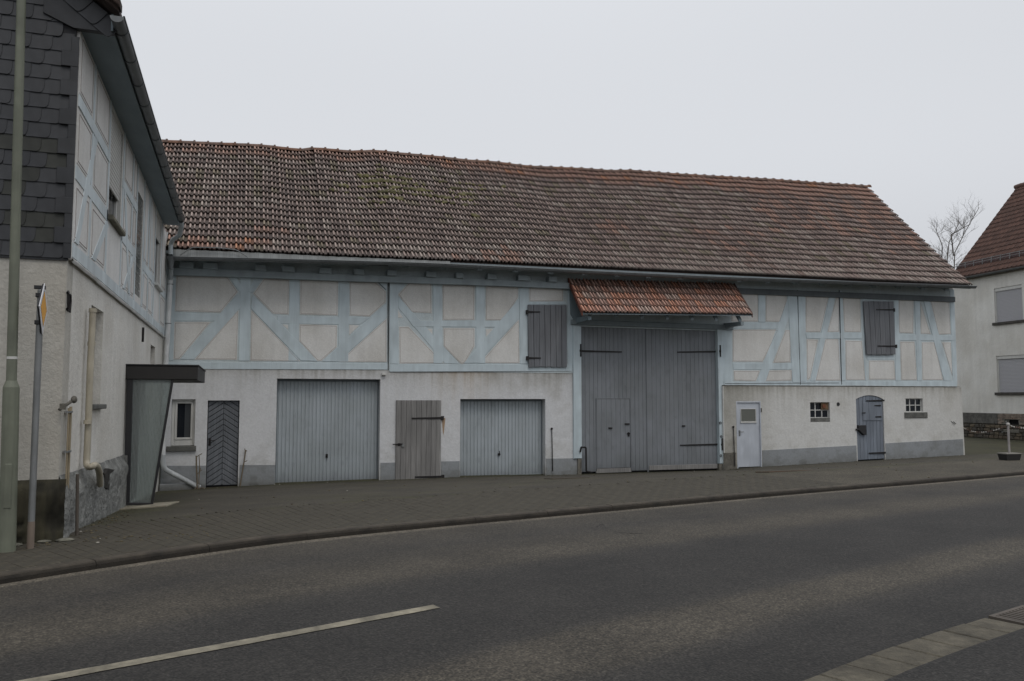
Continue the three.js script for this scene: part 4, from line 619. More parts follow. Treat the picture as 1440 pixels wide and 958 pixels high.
  const gb = add('glass_block_window', slabX(zr(GB), HX - .08, HX + .0), m.frame, house); for (let i = 0; i < 13; i++) for (let j = 0; j < 4; j++) { const h = (GB[3] - GB[2]) / 13, w = (GB[0] - GB[1]) / 4; add('glass_block', slabX([[GB[0] - j * w - .008, GB[2] + i * h + .008], [GB[0] - (j + 1) * w + .008, GB[2] + i * h + .008], [GB[0] - (j + 1) * w + .008, GB[2] + (i + 1) * h - .008], [GB[0] - j * w - .008, GB[2] + (i + 1) * h - .008]], HX + .0, HX + .02, .012), mat(.1, .105, .095, { rough: .15 }), gb); }
  // rough plinth on the long wall
  const yT = (z) => lerp(.6, .72, (z - 5.9) / 5.1) + .02 * vnw(z * 3, 5, 3), pz0 = HZ + .0, pz1 = 6.36;
  const plin = add('plinth', [grid(140, 26, (u, v) => { const z = lerp(pz0, pz1, u), y = lerp(-.7, yT(z), v), bulge = (.03 + .04 * vnw(z * 2.2, y * 2.2, 41) + .035 * vnw(z * 7, y * 7, 43) - .03 * smooth(.62, .7, vnw(z * 5, y * 5, 47))) * smooth(1, .86, v); return V(HX + .006 + bulge, y, z); }), grid(1, 1, (u, v) => V(HX + lerp(.0, .07, v), lerp(-.7, .62, u), pz1))], m.rough, house);
  add('broken_plaster', slabX([HXp(137, 687), HXp(143.5, 690), HXp(144.5, 668), HXp(152, 661), HXp(142.5, 659), HXp(137, 666)], HX + .04, HX + .084, .01), mat(.04, .037, .033, { map: T.stone, bump: T.stoneB, bs: .02 }), plin);
  // gable plinth of dark mossy blocks
  const gpl = add('gable_plinth', grid(150, 26, (u, v) => { const x = lerp(-5.2, HX + .07, u), y = lerp(-.5, .70, v), cell = vnw(x * 6, y * 11, 71); return V(x, y, HZ + (.015 + .05 * smooth(.35, .6, cell) + .03 * vnw(x * 17, y * 21, 73)) * smooth(1, .93, v) * (u > .985 ? .6 : 1)); }, (u, v, q) => { const n = vnw(q.x * 3, q.y * 5, 75), c = smooth(.35, .6, vnw(q.x * 6, q.y * 11, 71)), k = lerp(.45, 1, c) * (.6 + .8 * n); return [k, k * (.95 + .15 * vnw(q.x * 2, q.y * 2, 79)), k * .82]; }), mat(.088, .08, .06, { map: T.stone, bump: T.stoneB, bs: .02, vc: true }), house, true);
  // slates of the gable: scalloped, each lapping the one at its right
  const sg = [0, 1, 2].map(k => { const w = .185 + .012 * (k - 1), p = [[-.03, 0.003 * k], [w * .8, 0]]; for (let i = 0; i <= 5; i++) { const a = i / 5; p.push([w * .86 + (w * .17) * Math.sin(a * Math.PI / 2), .004 + .085 * (1 - Math.cos(a * Math.PI / 2))]); } p.push([w * 1.03, .2], [-.03, .2]); return boxUV(slab(p, 0, .007, .002)); });
  const so = offsetOf(house), pitch = .152;
  const slope = add('slate_cladding', bx(-9, HX + .01, 2.88, 2.92, HZ + .012, HZ + .02), m.slate[0], house);
  for (let r = 0; r < 19; r++) for (let c = 0; c < 11; c++) {
    const x = HX - .205 - c * .185 - (r % 2 ? .085 : 0) + rr(-.01, .01), y = 2.9 + r * pitch + (c === 0 ? 0 : rr(-.004, .004)); if (y > eaveY + .28 + (HX - x - .1) * rSlope) continue;
    const last = x + .2 > HX + .02; const e = new THREE.Mesh(sg[Math.floor(R() * 3)], (r < 8 && c < 3 && R() < .45) ? m.slateMoss : m.slate[Math.floor(R() * 4)]); e.name = 'slate'; e.position.set(x, y, HZ + .022).sub(so); e.rotation.set(-.075 + rr(-.006, .006), -.03, rr(-.014, .014)); e.castShadow = e.receiveShadow = true; slope.add(e);
  }
  for (let r = 0; r < 15; r++) add('edge_slate', bx(HX - (r % 2 ? .12 : .035), HX + .036, 2.9 + r * .152, 2.9 + r * .152 + .165, HZ + .035, HZ + .05 + .004 * (r % 2), .004), m.slate[r % 4], slope);
  for (let i = 0; i < 9; i++) { const e = new THREE.Mesh(sg[i % 3], m.slate[(i * 3) % 4]); e.name = 'slate'; e.position.set(HX + .17 - i * .15, eaveY + .02 + i * .12, HZ + .055).sub(so); e.rotation.set(-.05, -.03, -.67); e.castShadow = true; slope.add(e); }
  // soffit, gutter, roof
  add('soffit', [bx(HX + .0, HX + .33, eaveY, eaveY + .03, HB, HZ - .04), bx(HX + .33, HX + .35, eaveY - .015, eaveY + .16, HB, HZ + .1), bx(HX, HX + .33, eaveY + .03, eaveY + .16, HB, HB + .03)], m.soffit, house);
  add('eave_slate', slab([[HX - .02, eaveY - .02], [HX + .36, eaveY - .02], [HX + .36, eaveY + .12], [HX + .05, eaveY + .35], [HX - .3, eaveY + .5], [HX - .3, eaveY + .1]], HZ - .02, HZ + .05, .005), m.slate[1], slope);
  const gh = eaveY + .06, gx2 = HX + .41, half = grid(30, 10, (u, v) => V(gx2 + .065 * Math.cos(Math.PI * v), gh - .065 * Math.sin(Math.PI * v), lerp(1.6, 11.32, 1 - u)));
  const gut = add('gutter', [half, tube([V(gx2 + .065, gh, 1.6), V(gx2 + .065, gh, 6), V(gx2 + .065, gh, 11.32)], .011, 4, 6), new THREE.CircleGeometry(.065, 12, Math.PI, Math.PI).translate(gx2, gh, 11.32), new THREE.CircleGeometry(.065, 12, Math.PI, Math.PI).rotateY(Math.PI).translate(gx2, gh, 1.6)], m.zinc, house);
  for (let z = 11.0; z > 1.7; z -= .72) add('gutter_bracket', tube([...Array(7)].map((_, i) => V(gx2 + .071 * Math.cos(Math.PI * i / 6), gh - .071 * Math.sin(Math.PI * i / 6), z)), .007, 2, 5), m.zinc, gut);
  const roofM = mat(.09, .06, .05, { map: T.stone, bump: T.stoneB, bs: .01 }), e0 = [HX + .42, eaveY + .12];
  add('roof', [slab([[e0[0], e0[1]], [e0[0], e0[1] + .07], [rx, e0[1] + .07 + (e0[0] - rx) * rSlope], [rx - 5, e0[1] + .07 + (e0[0] - rx) * rSlope - 5 * rSlope], [rx - 5, e0[1] + (e0[0] - rx) * rSlope - 5 * rSlope], [rx, e0[1] + (e0[0] - rx) * rSlope]], HB + .1, 11.3)], roofM, house);
  for (let i = 0; i < 14; i++) { const u = i * .33, x = e0[0] - u * .78, y = e0[1] + .075 + u * .62; add('verge_tile', slab([[x + .02, y - .05], [x + .02, y + .03], [x - .28, y + .03 + .24], [x - .28, y - .05 + .24]], 11.2, 11.36 - .004 * (i % 2), .01), roofM, house); }
  // rain pipe that starts at the lower window, thin service pipes, wall irons
  const Q = (x, y, X0) => { const p = hit(x, y, 'x', X0); return V(X0, p.y, p.z); }, xp = HX + .07;
  const dp = add('drain_pipe', tube([Q(130.5, 434, xp), Q(129.5, 460, xp), Q(126.5, 520, xp), Q(123.8, 600, xp), Q(121.5, 650, xp), Q(123, 656, xp + .02), Q(127, 657.5, xp + .06), Q(133, 654, xp + .09), Q(137, 657, xp + .09), Q(139.5, 665, xp + .08), Q(140.5, 682, xp + .05)], .036, 6, 10), m.pipe, house);
  for (const [x, y] of [[130.4, 437], [128.6, 484], [123, 594]]) { const p = Q(x, y, xp); add('collar', rod(p.clone().add(V(0, -.02, 0)), p.clone().add(V(0, .025, 0)), .043, .043, 12), m.pipe, dp); }
  const xt = HX + .04, yb = .0, s1 = Q(96.5, 574, xt), s2 = Q(99.5, 572, xt); const sp = add('service_pipe', [rod(V(xt, .62, s1.z), s1, .009), rod(V(xt, -.1, s2.z), s2, .013)], m.pipeBrown, house);
  add('lower_pipe', rod(V(xt + .1, -.1, s2.z - .03), V(xt + .08, .72, s2.z - .03), .016), m.pipeDark, sp); for (const y of [.95, 1.35]) add('pipe_clip', bx(xt - .03, xt + .018, y, y + .018, s2.z - .02, s1.z + .02), m.galv, sp);
  const lp = Q(104, 562, HX + .1); add('wall_light', [new THREE.SphereGeometry(.038, 12, 8).scale(.8, 1, 1).translate(lp.x, lp.y, lp.z), rod(V(HX, lp.y - .1, lp.z + .15), V(HX + .08, lp.y - .02, lp.z + .04), .016), bx(HX, HX + .05, lp.y - .1, lp.y - .04, lp.z + .1, lp.z + .15)], m.concrete, house);
  const wa = Q(97, 425, HX + .02); add('wall_anchor', [tube([V(wa.x, wa.y - .08, wa.z + .1), V(wa.x, wa.y - .09, wa.z + .03), V(wa.x, wa.y, wa.z + .05), V(wa.x, wa.y + .1, wa.z + .06), V(wa.x, wa.y + .08, wa.z + .11)], .012, 4, 6), tube([V(wa.x, wa.y - .1, wa.z - .05), V(wa.x, wa.y, wa.z - .07), V(wa.x, wa.y + .08, wa.z - .05), V(wa.x, wa.y + .07, wa.z + .0)], .012, 4, 6)], m.iron, house);
  const wb = Q(201, 470, HX + .02); add('wall_anchor', rod(V(wb.x, wb.y - .14, wb.z), V(wb.x, wb.y + .12, wb.z), .02), m.iron, house);
  // flat porch with a slanted side screen
  const z = 6.33, por = add('porch', bx(HX, -.615, 1.79, 2.01, 3.5, z + .02, .012), mat(.024, .022, .021, { map: T.paint, rough: .6 }), house);
  add('roof_edge', [bx(HX - .0, -.6, 2.012, 2.03, 3.48, z + .035)], m.black, por);
  const pq = (x, y) => P2(x, y, z), a = pq(180.5, 533), b = pq(242.5, 533), c = pq(213.3, 709), d = pq(176, 709);
  a[0] = HX + .04; d[0] = HX + .05;
  const bar = (p, q, w) => { const dx = q[0] - p[0], dy = q[1] - p[1], l = Math.hypot(dx, dy), n = [-dy / l * w / 2, dx / l * w / 2]; return slab([[p[0] - n[0], p[1] - n[1]], [q[0] - n[0], q[1] - n[1]], [q[0] + n[0], q[1] + n[1]], [p[0] + n[0], p[1] + n[1]]], z - .05, z, .006); };
  add('screen_frame', [bar([a[0] + .02, a[1]], [d[0] + .02, d[1] + .02], .09), bar([b[0], b[1]], [c[0], c[1]], .035), bar([d[0], d[1]], [c[0], c[1]], .035)], m.black, por);
  const gl = new THREE.MeshPhysicalMaterial({ color: new THREE.Color().setRGB(.58, .63, .62), roughness: .18, transmission: .75, thickness: 0, bumpMap: T.glassB, bumpScale: .012 });
  add('screen_glass', slab([[a[0] + .05, a[1]], [b[0] - .01, b[1]], [c[0] - .01, c[1] + .02], [d[0] + .05, d[1] + .02]], z - .03, z - .022), gl, por);
  add('porch_door', bx(HX, HX + .03, -.2, 1.75, 4.6, 5.6), mat(.07, .05, .04, { map: T.wood }), por);
  add('doorstep', [grid(6, 6, (u, v) => { const x = lerp(HX + .04, lerp(-.97, -.86, v), u), z2 = lerp(6.98, 5.9, v); return V(x, groundY(x, z2) + .014, z2); }), grid(6, 1, (u, v) => { const x = lerp(HX + .04, -.97, u); return V(x, groundY(x, 6.98) - .05 + .064 * v, 6.98); }), grid(1, 6, (u, v) => { const z2 = lerp(6.98, 5.9, v), x = lerp(-.97, -.86, v); return V(x, groundY(x, z2) - .05 + .064 * (1 - u), z2); })], m.step, house);
}
// ------------------------------------------------------------ house on the right
{
  const D = V(-.095, 0, .9955).normalize(), N = V(-D.z, 0, D.x), O0 = V(31.87, -.3, -6.5);
  const h = new THREE.Group(); h.name = 'rendered_house'; h.position.copy(O0); h.rotation.y = Math.atan2(-D.z, D.x); h.userData = { label: 'white rendered house with closed roller shutters at the right edge', category: 'house' }; origin.set(h, V(0, 0, 0)); scene.add(h);
  const x0 = -2.3, x1 = 11, wins = [[.06, 1.52, 5.15, 6.68, 'upper window'], [.03, 1.75, 2.05, 3.66, 'lower window'], [3.2, 4.8, 5.15, 6.68], [3.2, 4.9, 2.05, 3.66]];
  const cel = [.38, 1.09, .44, .87];
  add('wall', slab(rect(x0 - .25, x1, -.5, 7.4), -.35, 0, 0, [...wins.map(w => rect(w[0], w[1], w[2], w[3])), rect(...cel)]), mat(.82, .82, .79, { map: T.plaster, bump: T.plasterB, bs: .009 }), h);
  add('gable_wall', slabX([[0, -.5], [-9, -.5], [-9, 7], [-4.2, 12], [-.36, 7.4], [-.36, -.5]].slice(1), x0 - .0, x0 + .3), m.white, h); add('gable_wall', slabX([[-.36, -.5], [-9, -.5], [-9, 7], [-4.2, 12.2], [-.36, 7.6]], x1 - .3, x1), m.white, h);
  for (const [a, b, c, d] of wins) {
    const w = add('window', [bx(a, b, c, d, -.3, -.2)], m.dark, h); for (let y = c; y < d - .16; y += .06) add('slat', bx(a + .05, b - .05, y, Math.min(y + .057, d - .15), -.1, -.075, .008), mat(.4, .4, .42, { rough: .5 }), w);
    add('shutter_box', bx(a, b, d - .15, d, -.12, -.03, .01), m.frame, w); add('guide_rail', [bx(a, a + .05, c, d - .15, -.12, -.06), bx(b - .05, b, c, d - .15, -.12, -.06)], m.frame, w); add('sill', bx(a - .1, b + .1, c - .12, c, -.1, .09, .012), mat(.13, .125, .12, { map: T.stone }), w);
  }
  // plinth: rendered grey above rubble, brick by the cellar window
  add('plinth', bx(x0 - .25, -.02, .66, 1.13, 0, .05, .01), mat(.2, .2, .195, { map: T.stone, bump: T.stoneB, bs: .01 }), h);
  const st = [[.17, .15, .125], [.21, .17, .13], [.13, .12, .105], [.24, .2, .15]].map(c => mat(...c, { map: T.stone, bump: T.stoneB, bs: .02 }));
  add('plinth_bed', bx(x0 - .25, x1, -.5, .66, 0, .02), m.mortar, h); for (let y = .0; y < .62; y += .155) for (let x = x0 - .25; x < 3;) { const w = rr(.15, .38); add('rubble_stone', slab([[x + .01, y + .01], [x + w - .01, y + rr(0, .02)], [x + w - rr(.01, .03), y + .15], [x + rr(.01, .03), y + .14]], .01, .05 + rr(0, .03), .02), st[Math.floor(R() * 4)], h); x += w; }
  const bk = [[.46, .38, .33], [.42, .33, .29], [.5, .42, .37]].map(c => mat(...c, { map: T.stone })); add('brick_bed', [bx(.0, cel[0], .665, 1.13, .0, .04), bx(cel[1], 3, .665, 1.13, .0, .04), bx(cel[0], cel[1], cel[3], 1.13, .0, .04)], m.concrete, h);
  for (let r = 0; r < 6; r++) for (let x = .01 + (r % 2) * .11; x < 2.9; x += .23) { const y = .67 + r * .075, xe = x + .215; if (y < cel[3] && xe > cel[0] && x < cel[1]) continue; add('brick', bx(x, xe, y, y + .064, .03, .055, .004), bk[Math.floor(R() * 3)], h); }
  const cw = add('cellar_window', bx(cel[0], cel[1], cel[2], cel[3], -.3, -.2), m.dark, h); add('lintel', bx(cel[0] - .05, cel[1] + .05, cel[2] - .14, cel[2] - .0, .0, .1, .01), m.concrete, cw); add('vent_pipe', rod(V(.3, .3, .12), V(.3, .34, .12), .03), m.galv, cw);
  // roof
  const zE = .22, yE2 = 7.44, sl = 1.12, zT = -4.0; const rf = add('roof', [slabX([[zE, yE2], [zT, yE2 + (zE - zT) * sl], [zT - 4.4, yE2], [zT - 4.4, yE2 - .1], [zT, yE2 + (zE - zT) * sl - .12], [zE, yE2 - .1]], x0 + .02, x1 + .2)], mat(.06, .035, .028), h);
  const list = [], tg = (() => { const p = [], P = [[0, .02], [.03, .04], [.06, .02], [.12, .006], [.2, .01], [.235, .02]]; const q = (a, b, c, d) => { for (const v of [a, b, c, a, c, d]) p.push(...v); }; for (let i = 0; i < P.length - 1; i++) { const [u, a] = P[i], [w, b] = P[i + 1]; q([u, 0, a], [w, 0, b], [w, .38, b], [u, .38, a]); q([u, 0, a - .03], [w, 0, b - .03], [w, 0, b], [u, 0, a]); } const g = new THREE.BufferGeometry(); g.setAttribute('position', new THREE.Float32BufferAttribute(p, 3)); g.computeVertexNormals(); return boxUV(g); })();
  const ang = Math.atan(sl), L = Math.hypot(zE - zT, (zE - zT) * sl), rows = 19;
  for (let r = 0; r < rows; r++) for (let x = x0 + .02; x < 7; x += .235) { const t = r / rows, o = new THREE.Object3D(); o.position.set(x, yE2 + t * L * Math.sin(ang) + .02, zE - t * L * Math.cos(ang)); o.rotation.set(-(Math.PI / 2 - ang) + -.06 + rr(-.01, .01), 0, 0); list.push(o); }
  const tf = new THREE.InstancedMesh(tg, mat(1, 1, 1, { map: T.stone, bump: T.stoneB, bs: .003 }), list.length); tf.name = 'tile_field'; tf.userData.kind = 'stuff'; tf.castShadow = tf.receiveShadow = true;
  list.forEach((o, i) => { o.updateMatrix(); tf.setMatrixAt(i, o.matrix); const k = rr(.75, 1.2), d = Math.floor(i / 40) === 2 ? .55 : 1; tf.setColorAt(i, new THREE.Color().setRGB(.155 * k * d, .08 * k * d, .062 * k * d * (d < 1 ? 1.3 : 1))); }); rf.add(tf);
  add('gutter', [grid(20, 8, (u, v) => V(lerp(x0 - .1, x1, u), yE2 - .06 - .07 * Math.sin(Math.PI * v), zE + .07 + .07 * Math.cos(Math.PI * v)))], m.zinc, h); add('soffit', bx(x0, x1, yE2 - .16, yE2 - .13, 0.01, zE - .01), mat(.2, .18, .15, { map: T.wood }), h);
  add('snow_guard', [rod(V(x0, yE2 + .62, zE - .42), V(x1, yE2 + .62, zE - .42), .013), rod(V(x0, yE2 + .72, zE - .42), V(x1, yE2 + .72, zE - .42), .013), ...[...Array(16)].map((_, i) => rod(V(x0 + .1 + i * .5, yE2 + .48, zE - .4), V(x0 + .1 + i * .5, yE2 + .74, zE - .42), .015))], m.galv, h);
  for (let x = x0 - .1, i = 0; x < 6; x += .36, i++) add('ridge_tile', rod(V(x, yE2 + (zE - zT) * sl + .02, zT), V(x + .37, yE2 + (zE - zT) * sl + .02, zT), .11, .125, 10), mat(.13, .08, .065), rf);
}
// ------------------------------------------------------------ lamp post, road sign
{
  const b = V(-1.965, .12, 11.5), t = V(-2.052, 5.3, 11.5), at = (y) => b.clone().lerp(t, (y - b.y) / (t.y - b.y)), lp = thing('lamp_post', 'greenish grey steel lamp post with a thicker lower part in front of the slate gable', 'lamp post', b);
  const up = add('pole', rod(at(1.6), at(8), .044, .036, 20), m.pole, lp); add('base_section', [rod(at(-.1), at(1.6), .072, .068, 20), rod(at(1.6), at(1.66), .068, .046, 20)], m.pole, lp);
  add('service_door', slab(rect(b.x - .03, b.x + .03, .5, .9), 11.565, 11.576, .004), m.pole, lp); add('band', rod(at(1.86), at(1.885), .0455, .0455, 20), m.frame, lp);
  add('lamp_head', [rod(at(8), at(8.05).add(V(.9, .15, .9)), .035, .03, 12), bx(b.x + .7, b.x + 1.3, 8.1, 8.22, 12.2, 12.5, .03)], m.galv, lp);
}
{
  const b = V(-1.798, .12, 11.4), sp = thing('road_sign', 'yellow and white diamond priority road sign seen nearly edge-on atop a grey post', 'road sign', b), X0 = -1.752;
  add('post', [rod(V(-1.8, 0, 11.4), V(-1.803, 2.52, 11.4), .03, .03, 16), rod(V(-1.803, 2.52, 11.4), V(-1.803, 2.535, 11.4), .032, .02, 16)], m.galv, sp);
  add('post_foot', rod(V(-1.8, .05, 11.4), V(-1.8, .35, 11.4), .0315, .0312, 16), mat(.25, .2, .16, { map: T.metal }), sp);
  const c = F(61.3, 434.5, 11.42), rot = (g) => g.rotateY(Math.PI / 2 + .06).translate(c.x, c.y, c.z), di = (r, k = .03) => { const s = []; for (let i = 0; i < 4; i++) { const a = Math.PI / 2 * i, p = [Math.cos(a) * r, Math.sin(a) * r], t = [-Math.sin(a), Math.cos(a)], n = [Math.cos(a), Math.sin(a)]; for (const e of [-1, 0, 1]) s.push([p[0] - n[0] * k * Math.abs(e) + t[0] * e * k, p[1] - n[1] * k * Math.abs(e) + t[1] * e * k]); } return s; };
  const pl = add('sign_plate', rot(slab(di(.245), -.006, 0, .002)), mat(.72, .72, .74, { rough: .35 }), sp);
  add('black_line', rot(slab(di(.178, .02), 0, .0012, 0, [di(.171, .02)])), m.black, pl); add('yellow_field', rot(slab(di(.165, .02), 0, .0015)), mat(.78, .36, .015, { rough: .35 }), pl); add('sign_back', rot(slab(di(.24), -.02, -.0065)), m.black, pl);
  for (const dy of [.13, -.13]) add('clamp', [bx(-1.84, c.x - .018, c.y + dy - .02, c.y + dy + .02, 11.36, 11.44, .005)], m.black, sp);
  add('bracket', bx(-1.86, -1.765, c.y + .19, c.y + .225, 11.385, 11.415, .004), m.black, sp);
}
// ------------------------------------------------------------ barrier post and chain by the right corner
{
  const gy = -.12; let p = G(1420, 647, gy); for (let i = 0; i < 8; i++) p = G(1420, 647, groundY(p.x, p.z)); const top = hit(1418.5, 597, 'z', p.z);
  const bp = thing('barrier_post', 'pale barrier post standing on a dark plastic foot beside the barn corner', 'barrier post', p);
  const sl = (w, d, y) => [[-w, y, -d], [w, y, -d], [w, y, d], [-w, y, d]]; const foot = (() => { const a = sl(.175, .11, 0), b = sl(.2, .13, .14), q = (...v) => { const r = []; for (const i of [0, 1, 2, 0, 2, 3]) r.push(...v[i]); return r; }; const pos = [...q(b[3], b[2], b[1], b[0])]; for (let i = 0; i < 4; i++) { const j = (i + 1) % 4; pos.push(...q(a[j], a[i], b[i], b[j])); } const g = new THREE.BufferGeometry(); g.setAttribute('position', new THREE.Float32BufferAttribute(pos, 3)); g.computeVertexNormals(); return g.rotateY(-.1).translate(p.x, p.y, p.z); })();
  add('foot', foot, mat(.02, .019, .018, { side: true }), bp); add('foot_rim', bx(-.206, .206, .135, .158, -.135, .135, .006).rotateY(-.1).translate(p.x, p.y, p.z), mat(.2, .19, .17), bp);
  add('pole', rod(p.clone().add(V(0, .16, 0)), V(p.x, top.y, p.z), .024, .024, 12), mat(.42, .39, .38, { map: T.metal }), bp); add('cap', new THREE.SphereGeometry(.04, 12, 8).translate(p.x, top.y, p.z), mat(.4, .38, .36), bp);
  const ch = (A, B, sag, name, label) => { const c = thing(name, label, 'chain', A); const n = 40; const pt = (u) => A.clone().lerp(B, u).add(V(0, -4 * sag * u * (1 - u), 0)); for (const k of [0, 1]) { const gs = []; for (let i = 0; i < n; i++) { if ((Math.floor(i / 5) % 2) !== k) continue; const g = new THREE.TorusGeometry(.014, .0045, 6, 10).scale(1.5, 1, 1); if (i % 2) g.rotateX(Math.PI / 2); const a = pt((i + .5) / n), b = pt((i + .6) / n); g.applyQuaternion(new THREE.Quaternion().setFromUnitVectors(V(1, 0, 0), b.sub(a).normalize())); const L = A.distanceTo(B) / n / .04; g.translate(a.x, a.y, a.z); gs.push(g); } add(k ? 'red_links' : 'white_links', gs, k ? mat(.15, .09, .075) : mat(.55, .53, .5), c); } };
  const hk = F(1353, 601, ZR); ch(V(hk.x + .03, hk.y, ZR - .02), V(p.x - .02, top.y - .02, p.z), .16, 'barrier_chain', 'sagging red and white plastic chain between the barn corner and the pale post');
  ch(V(p.x + .02, top.y - .02, p.z), V(p.x + 2.6, top.y + .05, p.z - .9), .12, 'barrier_chain', 'red and white plastic chain running right from the pale post out of the picture');
  const hp = F(1341.5, 595, ZR); add('chain_hook', [rod(V(hp.x - .12, hp.y + .06, ZR), V(hp.x + .02, hp.y - .05, ZR + .03), .008), rod(V(hp.x - .02, hp.y + .05, ZR), V(hp.x + .06, hp.y - .03, ZR + .03), .008)], m.iron, barn);
}
// ------------------------------------------------------------ iron rods, dead stalks, cover plates
{
  const rodThing = (xt, yt, xb, yb, z, label) => { const a = F(xb, yb, z + .05), b = F(xt, yt, z + .03), o = thing('iron_rod', label, 'iron rod', a, 'iron rods standing against the barn wall'); add('shaft', rod(a, b, .014, .012, 8), m.iron, o); add('knob', new THREE.SphereGeometry(.032, 10, 8).translate(b.x, b.y, b.z), m.iron, o); };
  rodThing(776, 603, 777.3, 663, 0, 'thin dark iron rod upright against the wall between garage and gate'); rodThing(1031.5, 600.5, 1033.5, 656, ZR, 'thin dark iron rod upright against the wall beside the white door');
  const stalk = (px, label) => { const pts = px.map(l => l.map(([x, y, z]) => F(x, y, z))), o = thing('dead_stalk', label, 'dead plant', pts[0][0], 'dead stalks at the foot of the barn wall'); pts.forEach((l, i) => add(i ? 'twig' : 'stem', tube(l, i ? .01 : .017, 4, 6), m.stalk, o)); };
  stalk([[[277.5, 697, .35], [277, 675, .3], [276, 655, .3], [276, 641, .3]], [[276.8, 668, .3], [280, 664, .3], [284, 661, .3]], [[276.2, 643, .3], [279.5, 640.5, .3], [284, 638, .3]], [[281, 693, .4], [279.5, 680, .35], [280.5, 660, .3], [279.8, 641, .3]], [[277, 684, .35], [272.5, 690, .4]], [[279.7, 668, .32], [282, 658, .32]], [[278, 688, .35], [285, 686, .4], [288, 688, .42]]], 'bare dead stalks forking up at the end of the slanting pipe');
  stalk([[[337.5, 684, .12], [340, 668, .1], [343, 650, .08], [345.3, 633, .06]], [[343, 650, .08], [347.5, 648, .1]], [[345, 637, .06], [344, 631, .06]], [[345.2, 635, .06], [347, 634, .08]]], 'single thin dead stalk right of the herringbone door');
  const plate = (px, label, ma, nm, cat) => { const q = px.map(([x, y]) => { let p = G(x, y, -.45); for (let i = 0; i < 8; i++) p = G(x, y, groundY(p.x, p.z) + .002); return p; }), c = q[0].clone(), o = thing(nm, label, cat, c); add('lid', slab(q.map(p => [p.x, -p.z]), 0, .016, .004).rotateX(-Math.PI / 2 + .05).translate(0, q.reduce((s, p) => s + p.y, 0) / 4 - .05 * -q.reduce((s, p) => s + p.z, 0) / 4 * 1 * 0 - .0, 0), ma, o); };
  const cover = (x, z, w, d, label, ma) => { const y = groundY(x, z), o = thing('cover_plate', label, 'cover plate', V(x, y, z)); const sl = (groundY(x, z + .3) - groundY(x, z - .3)) / .6; const g = slab(rect(-w, w, -d, d), -.03, .008, .004).rotateX(-Math.PI / 2).rotateX(-Math.atan(sl)).translate(x, y, z); add('lid', g, ma, o); };
  const cp = (x, y) => { let p = G(x, y, -.4); for (let i = 0; i < 10; i++) p = G(x, y, groundY(p.x, p.z)); return p; };
  const a = cp(797, 673), b = cp(1105, 663.5); cover(a.x, Math.max(a.z, .35), .42, .24, 'flat dark cover plate in the ground left of the gate', mat(.1, .08, .055, { map: T.stone })); cover(b.x, Math.max(b.z, .5), .55, .22, 'rust-brown cover plate in the ground right of the white door', mat(.14, .085, .05, { map: T.stone }));
  // loose leaves and grit along the yard
  const lg = new THREE.SphereGeometry(1, 6, 4).scale(1, .35, .7), N = 420, im = new THREE.InstancedMesh(lg, mat(1, 1, 1), N); im.name = 'litter'; im.userData = { kind: 'stuff', label: 'leaves and grit scattered over the yard and along the walls', category: 'litter' };
  for (let i = 0; i < N; i++) { let x, z; if (i < 190) { x = rr(-1.2, 22); z = rr(.06, .5) * rr(.3, 1) + (x > 13.6 ? .14 : 0.05); } else if (i < 260) { x = HX + .12 + rr(0, .25); z = rr(6.5, 11); } else if (i < 330) { x = rr(-2.6, -.2); z = 11.0 + rr(-.1, .3); } else { x = rr(-1, 20); z = rr(.5, kz(x)); } const s = rr(.008, .022) * (i > 330 ? 1.1 : 1), o = new THREE.Object3D(); o.position.set(x, groundY(x, z) + s * .1, z); o.scale.setScalar(s); o.rotation.y = rr(0, 6); o.updateMatrix(); im.setMatrixAt(i, o.matrix); const k = rr(.5, 1.6), pale = R() < .05; im.setColorAt(i, pale ? new THREE.Color().setRGB(.4, .38, .33) : new THREE.Color().setRGB(.08 * k, .065 * k, .035 * k)); }
  scene.add(im);
  const rubble = (x, y, s, label) => { let p = G(x, y, .1); for (let i = 0; i < 8; i++) p = G(x, y, groundY(p.x, p.z)); const g = new THREE.IcosahedronGeometry(s, 1), q = g.attributes.position; for (let i = 0; i < q.count; i++) { const n = .8 + .4 * vnw(q.getX(i) * 20, q.getZ(i) * 20 + q.getY(i) * 13, 3); q.setXYZ(i, q.getX(i) * n * 1.6, q.getY(i) * n * .35, q.getZ(i) * n); } g.computeVertexNormals(); const o = add(numbered('rubble_piece'), g.translate(p.x, p.y + .01, p.z), mat(.3, .3, .26, { map: T.stone, bump: T.stoneB, bs: .006 }), scene); o.userData = { label, category: 'rubble' }; };
  rubble(20, 768, .05, 'small flat white stone lying at the foot of the lamp post'); rubble(62, 763, .045, 'small pale stone beside the foot of the sign post'); rubble(91, 761, .06, 'flat pale chip of stone at the corner of the slate house');
}
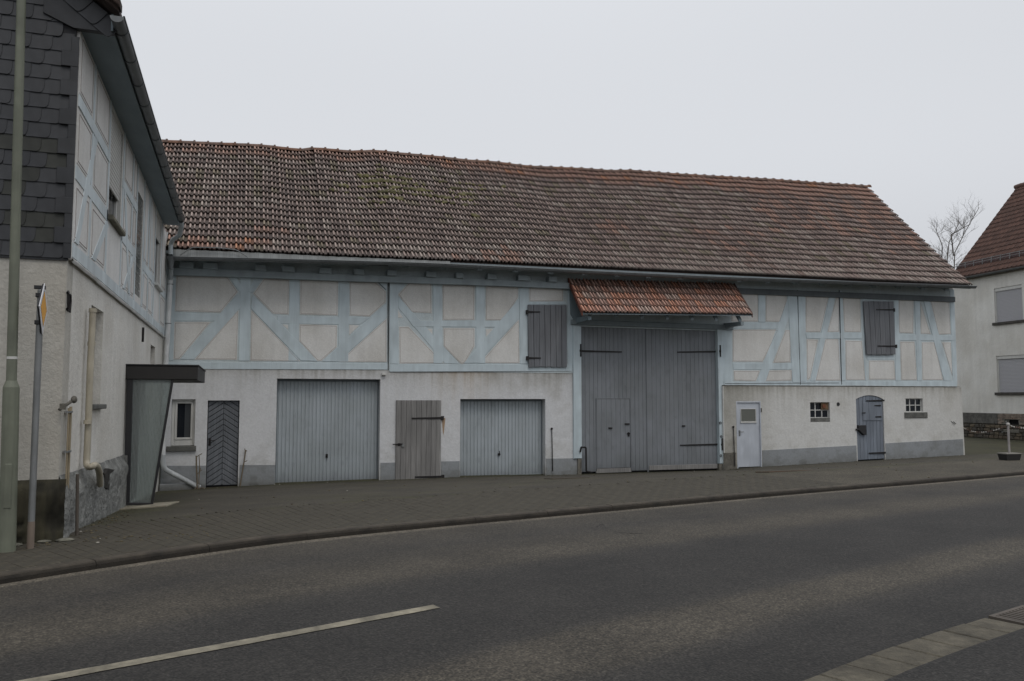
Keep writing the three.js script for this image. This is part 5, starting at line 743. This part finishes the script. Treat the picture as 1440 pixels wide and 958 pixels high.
// ------------------------------------------------------------ bare tree far behind
{
  const o = thing('bare_tree', 'bare leafless tree rising behind the gap between barn and right house', 'tree', V(37.9, -.3, -14.1)), q = rng(314), tr = [], tw = [];
  const grow = (a, dir, len, r, depth, arr) => {
    const n = 3, pts = [a]; let d = dir.clone(), p = a.clone(); for (let i = 0; i < n; i++) { d.add(V((q() - .5) * .35, (q() - .35) * .25, (q() - .5) * .35)).normalize(); p = p.clone().addScaledVector(d, len / n); pts.push(p); }
    for (let i = 0; i < n; i++) arr.push(rod(pts[i], pts[i + 1], lerp(r, r * .6, i / n), lerp(r, r * .6, (i + 1) / n), depth > 1 ? 6 : 4));
    if (depth <= 0) return; const k = depth > 2 ? 4 : 4; for (let i = 0; i < k; i++) { const t = (i + 1 + q() * .5) / (k + .6), b = pts[Math.min(n - 1, Math.floor(t * n))].clone().lerp(pts[Math.min(n, Math.floor(t * n) + 1)], (t * n) % 1), nd = d.clone().multiplyScalar(.55).add(V((q() - .5) * 1.7, q() * .5, (q() - .5) * 1.7)).normalize(); grow(b, nd, len * (.42 + .2 * q()), r * .5, depth - 1, depth > 3 ? arr : tw); }
  };
  const base = V(37.9, -.3, -14.1); tr.push(rod(base, base.clone().add(V(0, 3.5, 0)), .2, .16, 10));
  const stems = [[[1325, 395], [1325, 345], [1316, 322]], [[1329, 395], [1335, 340], [1350, 312]], [[1341, 400], [1343, 355], [1358, 325], [1377, 292]], [[1341, 360], [1338, 330], [1365, 315]]];
  stems.forEach((st, k) => { const pts = st.map(([x, y]) => { const d = ray(x, y); return EYE.clone().addScaledVector(d, (45.5 + k * .3) / 1120); }); if (k < 3) pts.unshift(base.clone().add(V(0, 3.4, 0))); for (let i = 0; i < pts.length - 1; i++) { tr.push(rod(pts[i], pts[i + 1], .034 * (1 - i / pts.length) + .007, .034 * (1 - (i + 1) / pts.length) + .007, 7)); if (i + 1 >= 1) for (let e = 0; e < 9; e++) { const b = pts[i].clone().lerp(pts[i + 1], .3 + .7 * q()); if (b.y < 8) continue; grow(b, V((q() - .5) * 2, .35 + q() * .9, (q() - .5) * 1.6).normalize(), .45 + .55 * q(), .009, 2, tw); } } });
  add('trunk', tr, m.twig, o); const c = add('crown', tw, m.twig, o);
}
renderer.render(scene, camera);
